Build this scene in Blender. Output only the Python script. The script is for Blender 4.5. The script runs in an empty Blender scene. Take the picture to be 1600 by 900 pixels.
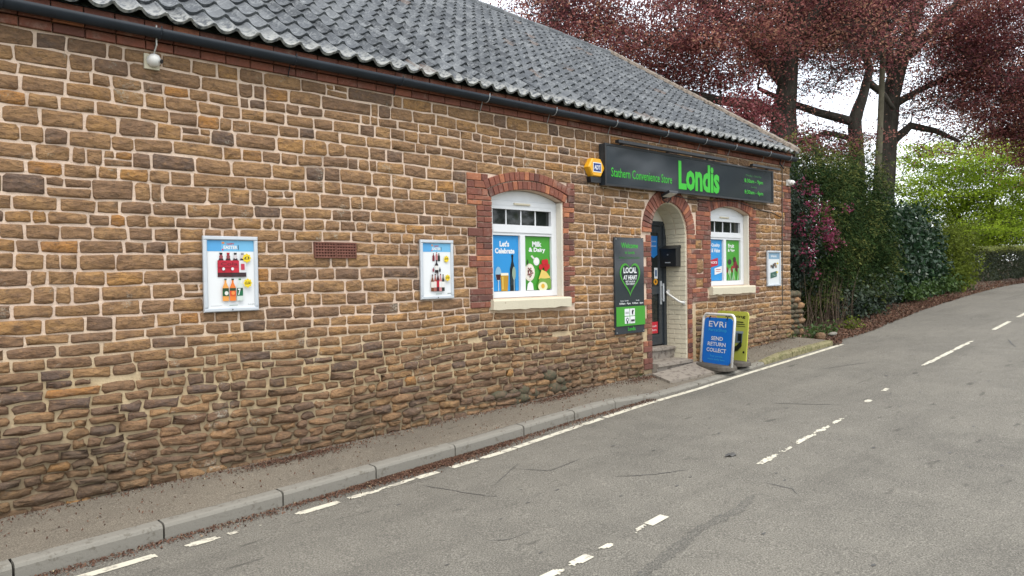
import bpy, math, random
import numpy as np
from mathutils import Vector, Matrix

# ---------------------------------------------------------------- scene, camera, light
S = bpy.context.scene
COL = S.collection
R_ = math.radians
rng = np.random.default_rng(11)
random.seed(11)
U = rng.uniform

CAM = np.array([0.0, -6.7, 1.75])
RIGHT = np.array([0.72828, -0.68512, -0.01497])
FWD = np.array([0.68489, 0.72844, -0.01720])
RIGHT /= np.linalg.norm(RIGHT)
FWD -= RIGHT * FWD.dot(RIGHT); FWD /= np.linalg.norm(FWD)
UPV = np.cross(RIGHT, FWD)
FPX = 1180.0
cd = bpy.data.cameras.new('camera'); cd.sensor_width = 36; cd.lens = FPX / 1600 * 36
cd.clip_start = .05; cd.clip_end = 3000
cam = bpy.data.objects.new('camera', cd); COL.objects.link(cam)
M = Matrix.Identity(4)
for i in range(3):
    M[i][0], M[i][1], M[i][2], M[i][3] = RIGHT[i], UPV[i], -FWD[i], CAM[i]
cam.matrix_world = M
S.camera = cam

SUN_EL, SUN_AZ = R_(60), R_(-148)          # azimuth measured from +Y towards +X
w = bpy.data.worlds.new('World'); S.world = w; w.use_nodes = True
nt = w.node_tree; nt.nodes.clear()
out = nt.nodes.new('ShaderNodeOutputWorld'); bg = nt.nodes.new('ShaderNodeBackground')
sky = nt.nodes.new('ShaderNodeTexSky'); sky.sky_type = 'NISHITA'; sky.sun_disc = False
sky.sun_elevation = SUN_EL; sky.sun_rotation = SUN_AZ
tc = nt.nodes.new('ShaderNodeTexCoord')
mp = nt.nodes.new('ShaderNodeMapping'); mp.inputs['Scale'].default_value = (1.2, 1.2, 3.2)
nz = nt.nodes.new('ShaderNodeTexNoise'); nz.inputs['Scale'].default_value = 2.2; nz.inputs['Detail'].default_value = 7
cr = nt.nodes.new('ShaderNodeMapRange'); cr.inputs['From Min'].default_value = .32; cr.inputs['From Max'].default_value = .62
cr.inputs['To Min'].default_value = .62; cr.inputs['To Max'].default_value = .97
mx = nt.nodes.new('ShaderNodeMix'); mx.data_type = 'RGBA'
mx.inputs['B'].default_value = (8.4, 8.7, 9.1, 1)          # cloud deck
nt.links.new(tc.outputs['Generated'], mp.inputs['Vector']); nt.links.new(mp.outputs['Vector'], nz.inputs['Vector'])
nt.links.new(nz.outputs['Fac'], cr.inputs['Value']); nt.links.new(cr.outputs['Result'], mx.inputs['Factor'])
nt.links.new(sky.outputs['Color'], mx.inputs['A']); nt.links.new(mx.outputs['Result'], bg.inputs['Color'])
bg.inputs['Strength'].default_value = .12
nt.links.new(bg.outputs['Background'], out.inputs['Surface'])
ld = bpy.data.lights.new('sun', 'SUN'); ld.energy = 1.2; ld.angle = R_(28); ld.color = (1, .95, .88)
sun = bpy.data.objects.new('sun', ld); COL.objects.link(sun)
sd = Vector((math.cos(SUN_EL) * math.sin(SUN_AZ), math.cos(SUN_EL) * math.cos(SUN_AZ), math.sin(SUN_EL)))
sun.rotation_euler = sd.to_track_quat('Z', 'Y').to_euler(); sun.location = (0, 10, 30)
vs = S.view_settings; vs.view_transform = 'Standard'; vs.look = 'None'; vs.gamma = 1; vs.use_curve_mapping = False
vs.exposure = 1.1
S.render.resolution_x, S.render.resolution_y = 1024, 576

# ---------------------------------------------------------------- helpers
def px(P):
    """photo pixel and depth of points (only used to choose which pieces get an object of their own)"""
    v = np.atleast_2d(P) - CAM
    d = v @ FWD
    d = np.where(d < .1, .1, d)
    return 800 + FPX * (v @ RIGHT) / d, 450 - FPX * (v @ UPV) / d, d

def tag(o, label=None, cat=None, group=None, kind=None):
    if label: o['label'] = label
    if cat: o['category'] = cat
    if group: o['group'] = group
    if kind: o['kind'] = kind
    return o

def empty(name, loc, label, cat, group=None):
    o = bpy.data.objects.new(name, None); COL.objects.link(o); o.location = loc
    o.empty_display_size = .1
    return tag(o, label, cat, group)

def wloc(o):
    p = Vector((0, 0, 0))
    while o is not None:
        p += o.location; o = o.parent
    return p

class MB:
    """collects faces, one mesh out of them"""
    def __init__(s): s.v = []; s.f = []; s.m = []; s.t = []; s.c = []; s.tt = .5; s.cc = (1, 1, 1)
    def add(s, vs, fs, mi=0, tint=None, ink=None):
        o = len(s.v); s.v.extend([tuple(map(float, p)) for p in vs])
        for f in fs:
            s.f.append([o + i for i in f]); s.m.append(mi); s.t.append(s.tt if tint is None else tint)
            s.c.append(s.cc if ink is None else ink)
    def box(s, x0, x1, y0, y1, z0, z1, mi=0, tint=None, ink=None):
        v = [(x, y, z) for z in (z0, z1) for y in (y0, y1) for x in (x0, x1)]
        s.add(v, [(0, 2, 3, 1), (4, 5, 7, 6), (0, 1, 5, 4), (2, 6, 7, 3), (0, 4, 6, 2), (1, 3, 7, 5)], mi, tint, ink)
    def cbox(s, x0, x1, y0, y1, z0, z1, c=.005, mi=0, tint=None):
        """box facing -Y with a chamfered front"""
        v = [(x0, y1, z0), (x1, y1, z0), (x1, y1, z1), (x0, y1, z1), (x0, y0 + c, z0), (x1, y0 + c, z0), (x1, y0 + c, z1), (x0, y0 + c, z1),
             (x0 + c, y0, z0 + c), (x1 - c, y0, z0 + c), (x1 - c, y0, z1 - c), (x0 + c, y0, z1 - c)]
        f = [(3, 2, 1, 0), (8, 9, 10, 11)]
        for i in range(4):
            j = (i + 1) % 4; f.append((i, j, j + 4, i + 4)); f.append((i + 4, j + 4, j + 8, i + 8))
        s.add(v, f, mi, tint)
    def prism(s, poly, y0, y1, mi=0, tint=None, ink=None):
        """poly in XZ (counter-clockwise seen from -Y), extruded from y0 (front) to y1"""
        n = len(poly)
        v = [(p[0], y0, p[1]) for p in poly] + [(p[0], y1, p[1]) for p in poly]
        f = [list(range(n)), list(range(2 * n - 1, n - 1, -1))] + [(i, i + n, (i + 1) % n + n, (i + 1) % n) for i in range(n)]
        s.add(v, f, mi, tint, ink)
    def tube(s, pts, rad, n=8, mi=0, cap=True, tint=None):
        pts = [np.array(p, float) for p in pts]
        if not hasattr(rad, '__len__'): rad = [rad] * len(pts)
        ring = []; ref = None
        for i, p in enumerate(pts):
            t = pts[min(i + 1, len(pts) - 1)] - pts[max(i - 1, 0)]; t /= np.linalg.norm(t) + 1e-9
            if ref is None:
                ref = np.cross(t, (0, 0, 1.)) if abs(t[2]) < .9 else np.cross(t, (1., 0, 0))
            a = ref - t * ref.dot(t); a /= np.linalg.norm(a) + 1e-9; ref = a; b = np.cross(t, a)
            ring.append([p + rad[i] * (math.cos(k * 2 * math.pi / n) * a + math.sin(k * 2 * math.pi / n) * b) for k in range(n)])
        v = [q for r in ring for q in r]; f = []
        for i in range(len(pts) - 1):
            for k in range(n):
                k2 = (k + 1) % n; f.append((i * n + k, i * n + k2, (i + 1) * n + k2, (i + 1) * n + k))
        if cap: f.append(list(range(n))[::-1]); f.append([(len(pts) - 1) * n + k for k in range(n)])
        s.add(v, f, mi, tint)
    def build(s, name, mats, parent=None, smooth=False, origin=None, kind=None, rot=0):
        me = bpy.data.meshes.new(name)
        base = Vector(origin) if origin is not None else (wloc(parent) if parent else Vector((0, 0, 0)))
        v = np.array(s.v, dtype=np.float64) - np.array(base)
        me.from_pydata([tuple(p) for p in v], [], s.f)
        if not isinstance(mats, (list, tuple)): mats = [mats]
        for m in mats: me.materials.append(m)
        n = len(me.polygons)
        if n != len(s.f): print('poly mismatch', name, n, len(s.f))
        me.polygons.foreach_set('material_index', np.array(s.m, dtype=np.int32))
        if smooth: me.polygons.foreach_set('use_smooth', np.ones(n, dtype=bool))
        a = me.attributes.new('tint', 'FLOAT', 'FACE'); a.data.foreach_set('value', np.array(s.t, dtype=np.float32))
        if any(c != (1, 1, 1) for c in s.c):
            a = me.attributes.new('ink', 'FLOAT_COLOR', 'FACE')
            a.data.foreach_set('color', np.array([(*c, 1) for c in s.c], dtype=np.float32).ravel())
        me.update()
        o = bpy.data.objects.new(name, me); COL.objects.link(o)
        if parent is not None:
            o.parent = parent
            o.location = base - wloc(parent)
        else: o.location = base
        if kind: o['kind'] = kind
        return o

def lin(r, g, b):
    f = lambda c: (c / 12.92 if c <= .04045 else ((c + .055) / 1.055) ** 2.4)
    return (f(r / 255), f(g / 255), f(b / 255))

# ---------------------------------------------------------------- materials
class NT:
    def __init__(s, name):
        s.m = bpy.data.materials.new(name); s.m.use_nodes = True; s.t = s.m.node_tree; s.t.nodes.clear()
        s.out = s.n('OutputMaterial'); s.b = s.n('BsdfPrincipled'); s.l(s.b.outputs[0], s.out.inputs['Surface'])
        s.b.inputs['Specular IOR Level'].default_value = .3
        g = s.n('NewGeometry'); s.pos = g.outputs['Position']
    def n(s, t): return s.t.nodes.new('ShaderNode' + t)
    def l(s, a, b): s.t.links.new(a, b)
    def val(s, sock, v):
        if hasattr(v, 'links') or isinstance(v, bpy.types.NodeSocket): s.l(v, sock)
        else: sock.default_value = v if not (isinstance(v, tuple) and len(v) == 3 and sock.type == 'RGBA') else (*v, 1)
    def noise(s, scale, detail=4, rough=.55, stretch=None, off=(0, 0, 0), dist=0):
        x = s.n('TexNoise'); x.inputs['Scale'].default_value = scale; x.inputs['Detail'].default_value = detail
        x.inputs['Roughness'].default_value = rough; x.inputs['Distortion'].default_value = dist
        m = s.n('Mapping'); m.inputs['Scale'].default_value = stretch or (1, 1, 1); m.inputs['Location'].default_value = off
        s.l(s.pos, m.inputs['Vector']); s.l(m.outputs[0], x.inputs['Vector']); return x.outputs['Fac']
    def voro(s, scale, feature='F1', stretch=None):
        x = s.n('TexVoronoi'); x.feature = feature; x.inputs['Scale'].default_value = scale
        m = s.n('Mapping'); m.inputs['Scale'].default_value = stretch or (1, 1, 1)
        s.l(s.pos, m.inputs['Vector']); s.l(m.outputs[0], x.inputs['Vector']); return x.outputs['Distance']
    def rng(s, v, a, b, c=0., d=1., smooth=False):
        x = s.n('MapRange'); x.inputs['From Min'].default_value = a; x.inputs['From Max'].default_value = b
        x.inputs['To Min'].default_value = c; x.inputs['To Max'].default_value = d
        if smooth: x.interpolation_type = 'SMOOTHSTEP'
        s.l(v, x.inputs['Value']); return x.outputs['Result']
    def math(s, op, a, b):
        x = s.n('Math'); x.operation = op; s.val(x.inputs[0], a); s.val(x.inputs[1], b); return x.outputs[0]
    def mix(s, f, a, b, mode='MIX'):
        x = s.n('Mix'); x.data_type = 'RGBA'; x.blend_type = mode
        s.val(x.inputs['Factor'], f); s.val(x.inputs['A'], a); s.val(x.inputs['B'], b); return x.outputs['Result']
    def ramp(s, v, stops):
        x = s.n('ValToRGB'); e = x.color_ramp.elements
        while len(e) < len(stops): e.new(.5)
        for k, (p, c) in enumerate(stops): e[k].position = p; e[k].color = (*c, 1)
        s.l(v, x.inputs[0]); return x.outputs[0]
    def attr(s, name='tint', out='Fac'):
        x = s.n('Attribute'); x.attribute_name = name; return x.outputs[out]
    def sep(s):
        x = s.n('SeparateXYZ'); s.l(s.pos, x.inputs[0]); return x.outputs
    def bump(s, h, strength=.5, dist=.01, prev=None):
        x = s.n('Bump'); x.inputs['Strength'].default_value = strength; x.inputs['Distance'].default_value = dist
        s.l(h, x.inputs['Height'])
        if prev: s.l(prev, x.inputs['Normal'])
        return x.outputs[0]
    def done(s, col, rough=.8, nrm=None, spec=None, metal=None):
        s.val(s.b.inputs['Base Color'], col); s.val(s.b.inputs['Roughness'], rough)
        if nrm: s.l(nrm, s.b.inputs['Normal'])
        if spec is not None: s.b.inputs['Specular IOR Level'].default_value = spec
        if metal is not None: s.b.inputs['Metallic'].default_value = metal
        return s.m

def plain(name, col, rough=.6, spec=.3, metal=0., var=.12, scale=9., bump=0.):
    t = NT(name); f = t.noise(scale, 5)
    c = t.mix(t.rng(f, .3, .7), tuple(x * (1 - var) for x in col), tuple(min(x * (1 + var), 1) for x in col))
    n = t.bump(t.noise(scale * 14, 3), .3, bump) if bump else None
    return t.done(c, rough, n, spec, metal)

def m_stone():
    t = NT('ironstone'); ti = t.attr()
    z = t.sep()[2]
    base = t.ramp(ti, [(0, (.16, .112, .088)), (.18, (.23, .142, .090)), (.45, (.35, .207, .106)), (.72, (.41, .242, .112)), (.9, (.455, .242, .087)), (1, (.45, .215, .07))])
    big = t.noise(7, 5, .6, (1, 1, 1.6)); fine = t.noise(46, 6, .68, (1, 1, 2.2)); bed = t.noise(12, 6, .72, (.8, .8, 2.0), dist=2.6); blot = t.noise(21, 5, .7, (1, 1, 1.4), off=(5, 5, 5))
    c = t.mix(t.rng(big, .42, .72), base, (.215, .128, .078))
    c = t.mix(t.math('MULTIPLY', t.rng(bed, .55, .75), .30), c, (.37, .205, .09))
    c = t.mix(t.math('MULTIPLY', t.rng(blot, .54, .66), .45), c, (.40, .235, .115))
    c = t.mix(t.math('MULTIPLY', t.rng(blot, .34, .46, 1, 0), .5), c, (.145, .10, .07))
    c = t.mix(t.math('MULTIPLY', t.rng(fine, .30, .48, 1, 0), .65), c, (.07, .052, .04))
    c = t.mix(t.math('MULTIPLY', t.rng(fine, .60, .74), .45), c, (.42, .32, .21))
    li = t.noise(3.1, 6, .7, off=(4, 2, 9)); lf = t.noise(70, 3)
    lich = t.math('MULTIPLY', t.rng(li, .60, .68), t.rng(lf, .42, .58))
    c = t.mix(t.math('MULTIPLY', lich, .7), c, (.42, .39, .31))
    grime = t.math('MULTIPLY', t.rng(z, 1.15, .3), t.rng(t.noise(1.7, 5, .65, off=(2, 1, 6)), .36, .62))
    c = t.mix(t.math('MULTIPLY', grime, .55), c, (.115, .082, .05))
    moss = t.math('MULTIPLY', t.rng(z, .75, .1), t.rng(t.noise(2.3, 6, .7, off=(1, 7, 3)), .56, .68))
    c = t.mix(t.math('MULTIPLY', moss, .6), c, (.075, .072, .045))
    chis = t.voro(16, 'F1', (.7, 1, 1.5))
    h = t.math('ADD', t.math('MULTIPLY', fine, .55), t.math('ADD', t.math('MULTIPLY', bed, .75), t.math('ADD', t.math('MULTIPLY', big, .6), t.math('MULTIPLY', chis, .9))))
    n = t.bump(h, 1.0, .03); n = t.bump(t.noise(150, 3, .6), .4, .004, n)
    return t.done(c, .92, n, .15)

def m_mortar():
    t = NT('lime_mortar'); z = t.sep()[2]
    wob = t.noise(.9, 4); zz = t.math('ADD', z, t.math('MULTIPLY', wob, .5))
    up = t.mix(t.rng(t.noise(2.2, 4), .35, .65), (.585, .445, .345), (.665, .515, .40))
    lo = t.mix(t.rng(t.noise(3.3, 4, off=(3, 1, 5)), .35, .65), (.43, .325, .195), (.56, .44, .27))
    c = t.mix(t.rng(zz, 1.15, 1.75, 0, 1, True), lo, up)
    dirt = t.math('MULTIPLY', t.rng(zz, 1.0, .5), .72)
    c = t.mix(dirt, c, (.15, .115, .075))
    c = t.mix(t.math('MULTIPLY', t.rng(t.noise(1.3, 6, .65, off=(8, 0, 2)), .54, .68), .5), c, (.24, .18, .13))
    f = t.noise(120, 3); c = t.mix(t.math('MULTIPLY', t.rng(f, .33, .5, 1, 0), .3), c, (.24, .17, .12))
    n = t.bump(t.math('ADD', t.noise(60, 5, .65), t.math('MULTIPLY', t.noise(14, 4), 1.5)), .8, .012)
    return t.done(c, .95, n, .1)

def m_brick():
    t = NT('red_brick'); ti = t.attr()
    base = t.ramp(ti, [(0, (.095, .052, .045)), (.3, (.165, .066, .050)), (.7, (.25, .092, .060)), (1, (.43, .17, .085))])
    f = t.noise(38, 6, .7); g = t.noise(9, 4)
    c = t.mix(t.math('MULTIPLY', t.rng(g, .35, .7), .7), base, (.15, .065, .05))
    c = t.mix(t.math('MULTIPLY', t.rng(t.noise(4, 5, .7, off=(2, 2, 2)), .56, .7), .5), c, (.34, .26, .21))
    c = t.mix(t.math('MULTIPLY', t.rng(f, .58, .7), .5), c, (.36, .25, .20))
    c = t.mix(t.math('MULTIPLY', t.rng(f, .28, .44, 1, 0), .6), c, (.05, .03, .028))
    n = t.bump(f, .8, .008)
    return t.done(c, .9, n, .15)

def m_tile():
    t = NT('pantile_clay'); ti = t.attr()
    base = t.ramp(ti, [(0, (.042, .046, .051)), (.5, (.075, .082, .09)), (.9, (.12, .127, .133)), (1, (.10, .078, .068))])
    f = t.noise(34, 5, .75); g = t.noise(7, 6, .75, off=(3, 3, 1))
    li = t.math('MULTIPLY', t.rng(g, .44, .6), t.rng(f, .45, .58))
    c = t.mix(t.math('MULTIPLY', li, .55), base, (.30, .31, .31))
    z = t.sep()[2]
    c = t.mix(t.math('MULTIPLY', t.rng(z, 4.08, 3.93), t.rng(t.noise(22, 4), .40, .55)), c, (.29, .29, .27))
    c = t.mix(t.math('MULTIPLY', t.rng(f, .28, .42, 1, 0), .5), c, (.03, .033, .035))
    n = t.bump(f, .5, .006)
    return t.done(c, .72, n, .3)

def m_asphalt(name, dark, light, warm=1.0, speck=1.0):
    t = NT(name)
    big = t.noise(.55, 5, .6); mid = t.noise(3.2, 5, .65)
    c = t.mix(t.rng(big, .3, .7), dark, light)
    c = t.mix(t.math('MULTIPLY', t.rng(mid, .42, .72), .35), c, tuple(x * 1.35 for x in light))
    s1 = t.noise(95, 3, .75); s2 = t.voro(150)
    c = t.mix(t.math('MULTIPLY', t.rng(s1, .40, .52, 1, 0), .65 * speck), c, tuple(x * .35 for x in dark))
    c = t.mix(t.math('MULTIPLY', t.rng(s1, .54, .66), .6 * speck), c, tuple(min(x * 2.1, .5) for x in light))
    streak = t.noise(1.0, 5, .6, (.25, 2.2, 1))
    c = t.mix(t.math('MULTIPLY', t.rng(streak, .52, .7), .30), c, tuple(x * .62 for x in dark))
    oil = t.noise(4.5, 4, .5, (.5, 1.6, 1), off=(5, 2, 0))
    c = t.mix(t.math('MULTIPLY', t.rng(oil, .66, .73), .6), c, tuple(x * .4 for x in dark))
    n = t.bump(t.math('ADD', s1, t.math('MULTIPLY', s2, .6)), .8, .01)
    return t.done(c, .86, n, .25)

def m_leaf(name, stops, trans=.35, rough=.55, spec=.3):
    t = NT(name); ti = t.attr()
    c = t.ramp(ti, stops)
    c = t.mix(t.math('MULTIPLY', t.rng(t.noise(1.1, 4), .35, .7), .35), c, tuple(x * .55 for x in stops[0][1]))
    t.done(c, rough, None, spec)
    tr = t.n('BsdfTranslucent'); t.l(c, tr.inputs['Color'])
    ms = t.n('MixShader'); ms.inputs[0].default_value = trans
    t.l(t.b.outputs[0], ms.inputs[1]); t.l(tr.outputs[0], ms.inputs[2]); t.l(ms.outputs[0], t.out.inputs['Surface'])
    return t.m

def m_bark(name, a, b):
    t = NT(name); f = t.noise(7, 6, .65, (1, 1, .25)); g = t.noise(30, 4, .6, (1, 1, .3))
    c = t.mix(t.rng(f, .35, .65), a, b)
    c = t.mix(t.math('MULTIPLY', t.rng(g, .3, .5, 1, 0), .5), c, tuple(x * .4 for x in a))
    return t.done(c, .92, t.bump(g, .8, .03), .1)

def m_print():
    t = NT('printed_ink'); c = t.mix(1.0, t.attr('ink', 'Color'), (.74, .74, .74), 'MULTIPLY')
    return t.done(c, .38, None, .35)

def m_paint(name, col, wear_col, amt=.62, rough=.6):
    t = NT(name); f = t.noise(14, 6, .7); g = t.noise(60, 4, .6)
    c = t.mix(t.rng(f, amt, amt + .06), col, wear_col)
    c = t.mix(t.math('MULTIPLY', t.rng(g, .3, .45, 1, 0), .3), c, tuple(x * .6 for x in col))
    return t.done(c, rough, t.bump(g, .4, .006), .3)

MT = dict(stone=m_stone(), mortar=m_mortar(), brick=m_brick(), tile=m_tile(), print=m_print())
MT['road'] = m_asphalt('road_asphalt', (.138, .128, .108), (.196, .181, .150), speck=.9)
MT['pave'] = m_asphalt('pavement_asphalt', (.145, .125, .098), (.20, .172, .132), speck=.8)
MT['tar'] = plain('tar', (.075, .072, .066), .55, .4, var=.3, scale=20)
MT['kerb'] = m_paint('kerb_concrete', (.20, .187, .158), (.145, .132, .107), .56, .9)
MT['mosskerb'] = m_paint('mossy_concrete', (.21, .185, .10), (.12, .115, .05), .5, .95)
MT['line'] = m_paint('road_paint', (.56, .525, .42), (.34, .31, .255), .52, .7)
MT['upvc'] = plain('white_upvc', (.62, .63, .64), .32, .45, var=.03)
MT['glass'] = plain('dark_glass', (.012, .015, .014), .04, .6, var=.2)
MT['cream'] = m_paint('cream_paint', (.54, .49, .37), (.34, .27, .19), .64, .75)
MT['plaster'] = m_paint('white_plaster', (.58, .54, .46), (.55, .48, .38), .66, .8)
MT['anth'] = plain('anthracite_panel', (.030, .036, .042), .08, .5, var=.08, scale=3)
MT['black'] = plain('black_plastic', (.012, .013, .015), .38, .45, var=.15)
MT['gutter'] = plain('black_gutter', (.013, .018, .025), .6, .3, var=.25, scale=5)
MT['gray'] = plain('galvanised', (.36, .37, .38), .45, .5, .6, var=.1)
MT['alu'] = plain('aluminium_frame', (.50, .53, .56), .36, .5, .35, var=.05)
MT['yellow'] = plain('yellow_plastic', (.68, .34, .015), .4, .4, var=.05)
MT['white'] = plain('white_enamel', (.62, .61, .58), .4, .4, var=.06)
MT['rubber'] = plain('grey_rubber', (.085, .075, .062), .85, .2, var=.25, bump=.004)
MT['step'] = m_paint('worn_step_stone', (.23, .20, .165), (.12, .10, .08), .53, .9)
MT['terra'] = plain('terracotta', (.145, .062, .045), .85, .2, var=.3, scale=20, bump=.004)
MT['hole'] = plain('hole_dark', (.006, .006, .006), .9, .1)  # near-black colour stands in for shade in grille holes and rooms
MT['wood'] = plain('weathered_pole', (.10, .09, .062), .9, .15, var=.3, scale=6, bump=.01)
MT['lampglass'] = plain('lamp_glass', (.55, .53, .48), .2, .5, var=.05)
MT['bark'] = m_bark('beech_bark', (.038, .034, .029), (.075, .067, .054))
MT['twig'] = m_bark('twig_bark', (.06, .045, .035), (.12, .09, .06))
MT['moss'] = m_paint('mossy_shaded_rock', (.115, .085, .055), (.07, .065, .04), .45, .95)
MT['vmortar'] = m_paint('verge_mortar', (.22, .18, .145), (.11, .09, .07), .5, .95)
MT['earth'] = m_paint('leaf_littered_earth', (.085, .06, .04), (.13, .09, .058), .5, .95)
MT['grassland'] = m_paint('field_grass', (.06, .085, .03), (.09, .08, .04), .55, .95)
MT['lf_copper'] = m_leaf('copper_leaf', [(0, (.13, .052, .062)), (.4, (.30, .105, .108)), (.75, (.47, .20, .165)), (1, (.60, .34, .22))], .6, .6, .12)
MT['lf_lime'] = m_leaf('lime_leaf', [(0, (.15, .22, .02)), (.5, (.31, .43, .035)), (1, (.46, .57, .07))], .6, .6, .12)
MT['lf_laurel'] = m_leaf('laurel_leaf', [(0, (.010, .028, .012)), (.6, (.022, .055, .022)), (1, (.055, .105, .04))], .12, .38, .4)
MT['lf_conifer'] = m_leaf('conifer_leaf', [(0, (.010, .022, .008)), (.55, (.034, .062, .018)), (1, (.17, .175, .05))], .2, .7, .06)
MT['lf_dark'] = m_leaf('shrub_leaf', [(0, (.012, .02, .015)), (.7, (.032, .048, .032)), (1, (.075, .10, .06))], .15, .5, .18)
MT['lf_pink'] = m_leaf('pink_petal', [(0, (.12, .018, .045)), (.6, (.24, .042, .085)), (1, (.38, .11, .17))], .35, .5)
MT['lf_red'] = m_leaf('red_leaf', [(0, (.14, .03, .04)), (.6, (.25, .06, .065)), (1, (.38, .15, .14))], .4, .5)
MT['lf_hedge'] = m_leaf('hedge_leaf', [(0, (.03, .042, .022)), (.6, (.07, .085, .042)), (.85, (.15, .16, .06)), (1, (.34, .38, .08))], .25, .5)
MT['lf_yellow'] = m_leaf('yellow_green_leaf', [(0, (.055, .075, .012)), (.6, (.14, .18, .025)), (1, (.28, .32, .04))], .45, .6, .12)
MT['lf_green'] = m_leaf('weed_leaf', [(0, (.03, .06, .014)), (.6, (.06, .11, .025)), (1, (.11, .17, .04))], .3, .5)
MT['straw'] = plain('dead_stem', (.11, .08, .058), .9, .1, var=.4)
MT['litter'] = m_leaf('fallen_leaf', [(0, (.05, .03, .02)), (.5, (.125, .06, .038)), (.85, (.19, .105, .062)), (1, (.40, .32, .20))], .1, .8)

# ---------------------------------------------------------------- ground profile
BX = [-40, -5, 1, 3, 5, 7, 9, 11, 12.5, 14, 20, 30, 60, 120, 400]
BZ = [-1.4, -.24, 0, .06, .12, .20, .275, .39, .47, .56, .90, 1.28, 1.9, 2.6, 2.6]
def hb(x): return np.interp(x, BX, BZ)
KX = [-40, -5, 1, 3, 5, 6.2, 7.3, 8.5, 10, 12.7, 13.5]
KY = [-2.2, -1.25, -1.09, -1.02, -.90, -.82, -.79, -.745, -.73, -.78, -.80]
def kerb_y(x): return np.interp(x, KX, KY)               # road-side top edge of the kerb
EX = [-40, 1.3, 3, 5, 6.2, 7.7, 9.3, 10.8, 13.4, 13.95, 15.5, 17.5, 20, 24, 28, 32, 45, 70, 140]
EY = [-2.5, -1.36, -1.31, -1.19, -1.07, -.94, -.90, -.91, -.90, -.66, -.62, -.40, -.18, .2, .45, .42, -.5, -4, -14]
def road_left(x): return np.interp(x, EX, EY)
CX_ = [-40, 3.4, 4.3, 6.1, 8.4, 9.1, 11.9, 14.5, 16.3, 19, 24, 28, 32, 45, 70, 140]
CY_ = [-5.2, -3.6, -3.53, -3.38, -3.19, -3.08, -2.79, -2.68, -2.58, -2.44, -2.15, -2.0, -2.05, -3, -6.6, -16.6]
def road_mid(x): return np.interp(x, CX_, CY_)
def road_z(x, y):
    c = road_mid(x); d = (y - c) / 2.4
    return hb(x) - .13 + .035 * np.clip(1 - d * d, -.3, 1)
def kerb_h(x): return np.interp(x, [-40, 7.2, 8.3, 10.9, 11.7, 12.9], [.115, .115, .03, .03, .10, .085])
def kerb_z(x): return road_z(x, kerb_y(x) - .02) + kerb_h(x)
def pave_z(x, y):
    k = kerb_y(x) + .125; f = np.clip(y / k, 0, 1)
    return hb(x) * (1 - f) + (kerb_z(x) + .002) * f

def sheet(name, mat, xs, yfun, zfun, kind='structure', label=None):
    m = MB(); ny = None; V = []
    for x in xs:
        ys = yfun(x); ny = len(ys)
        for y in ys: V.append((x, y, float(zfun(x, y))))
    F = []
    for i in range(len(xs) - 1):
        for j in range(ny - 1):
            a = i * ny + j; F.append((a, a + ny, a + ny + 1, a + 1))
    m.add(V, F); o = m.build(name, mat, None, smooth=True); o['kind'] = kind
    return o

ground = sheet('ground', MT['grassland'], np.unique(np.concatenate([np.linspace(-500, -40, 8), np.linspace(-40, 70, 60), np.linspace(70, 900, 14)])),
               lambda x: np.array([-900, -300, -90, -30, -14, -9, -5, -2, 1, 4, 9, 14, 30, 90, 300, 900.]),
               lambda x, y: hb(x) - .30 + .0 * y)
road = sheet('road', MT['road'], np.concatenate([np.linspace(-40, -4, 13), np.linspace(-3.4, 34, 150), np.linspace(36, 140, 40)]),
             lambda x: np.concatenate([[kerb_y(x) + .06 if x < 13.3 else road_left(x) + .05], np.linspace(road_left(x) - .05, road_mid(x) - 3.6, 12)]), road_z)
pave = sheet('pavement', MT['pave'], np.linspace(-12, 13.42, 170),
             lambda x: np.linspace(.04, kerb_y(x) + .12, 5), pave_z)
def verge_z(x, y):
    e = road_left(x); return road_z(x, e) + .004 + np.clip(y - e, 0, 8) * .05 + .03 * math.sin(x * 3.1 + y * 2) * np.clip((y - e) * 2, 0, 1)
verge = sheet('verge', MT['earth'], np.linspace(13.43, 60, 110),
              lambda x: road_left(x) + np.array([-.0, .12, .3, .6, 1., 1.6, 2.5, 4, 7, 11, 16]) + .05 * math.sin(x * 2.7), verge_z)
far_verge = sheet('far_verge', MT['grassland'], np.linspace(-40, 140, 60),
                  lambda x: road_mid(x) - np.array([3.5, 3.9, 6, 9, 20]), lambda x, y: road_z(x, road_mid(x) - 3.5) + .04)

# road markings: ragged paint, some 4 mm above the asphalt
def vnoise(x, y, ph):
    v = 0; a = 1.; f = 5.
    for k in range(5):
        v += a * math.sin(f * x * 1.3 + ph * (k + 1) + 1.7 * math.sin(f * y * .9 + ph)) * math.cos(f * y * 1.9 + 2.1 * ph * k + 1.3 * math.sin(f * x * .7)); a *= .72; f *= 1.95
    return v * .45
def marking(name, segs, yf, width, wear, parent=road):
    m = MB()
    for (x0, x1, wr) in segs:
        c = .015 * max(1, .5 + x0 * .12); n = max(2, int((x1 - x0) / c)); k = max(5, int(width / .012)); ph = U(0, 50)
        for i in range(n):
            x = x0 + (x1 - x0) * i / n; xb = x0 + (x1 - x0) * (i + 1) / n; ya, yb = yf(x), yf(xb)
            for j in range(k):
                e = abs((j + .5) / k - .5) * 2; end = max(0, 1 - min(x - x0, x1 - x) / .08)
                if vnoise(x, ya + width * j / k, ph) + U(-.12, .12) > 1.25 - 2.0 * wr - .9 * wr * e * e - .5 * end - .25 * (e > .8): continue
                y0 = -width / 2 + width * j / k; y1 = y0 + width / k
                m.add([(a, b, float(road_z(a, b)) + .0045) for a, b in ((x, ya + y0), (xb, yb + y0), (xb, yb + y1), (x, ya + y1))], [(0, 1, 2, 3)])
    if not m.f: return
    return m.build(name, MT['line'], parent)

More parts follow.
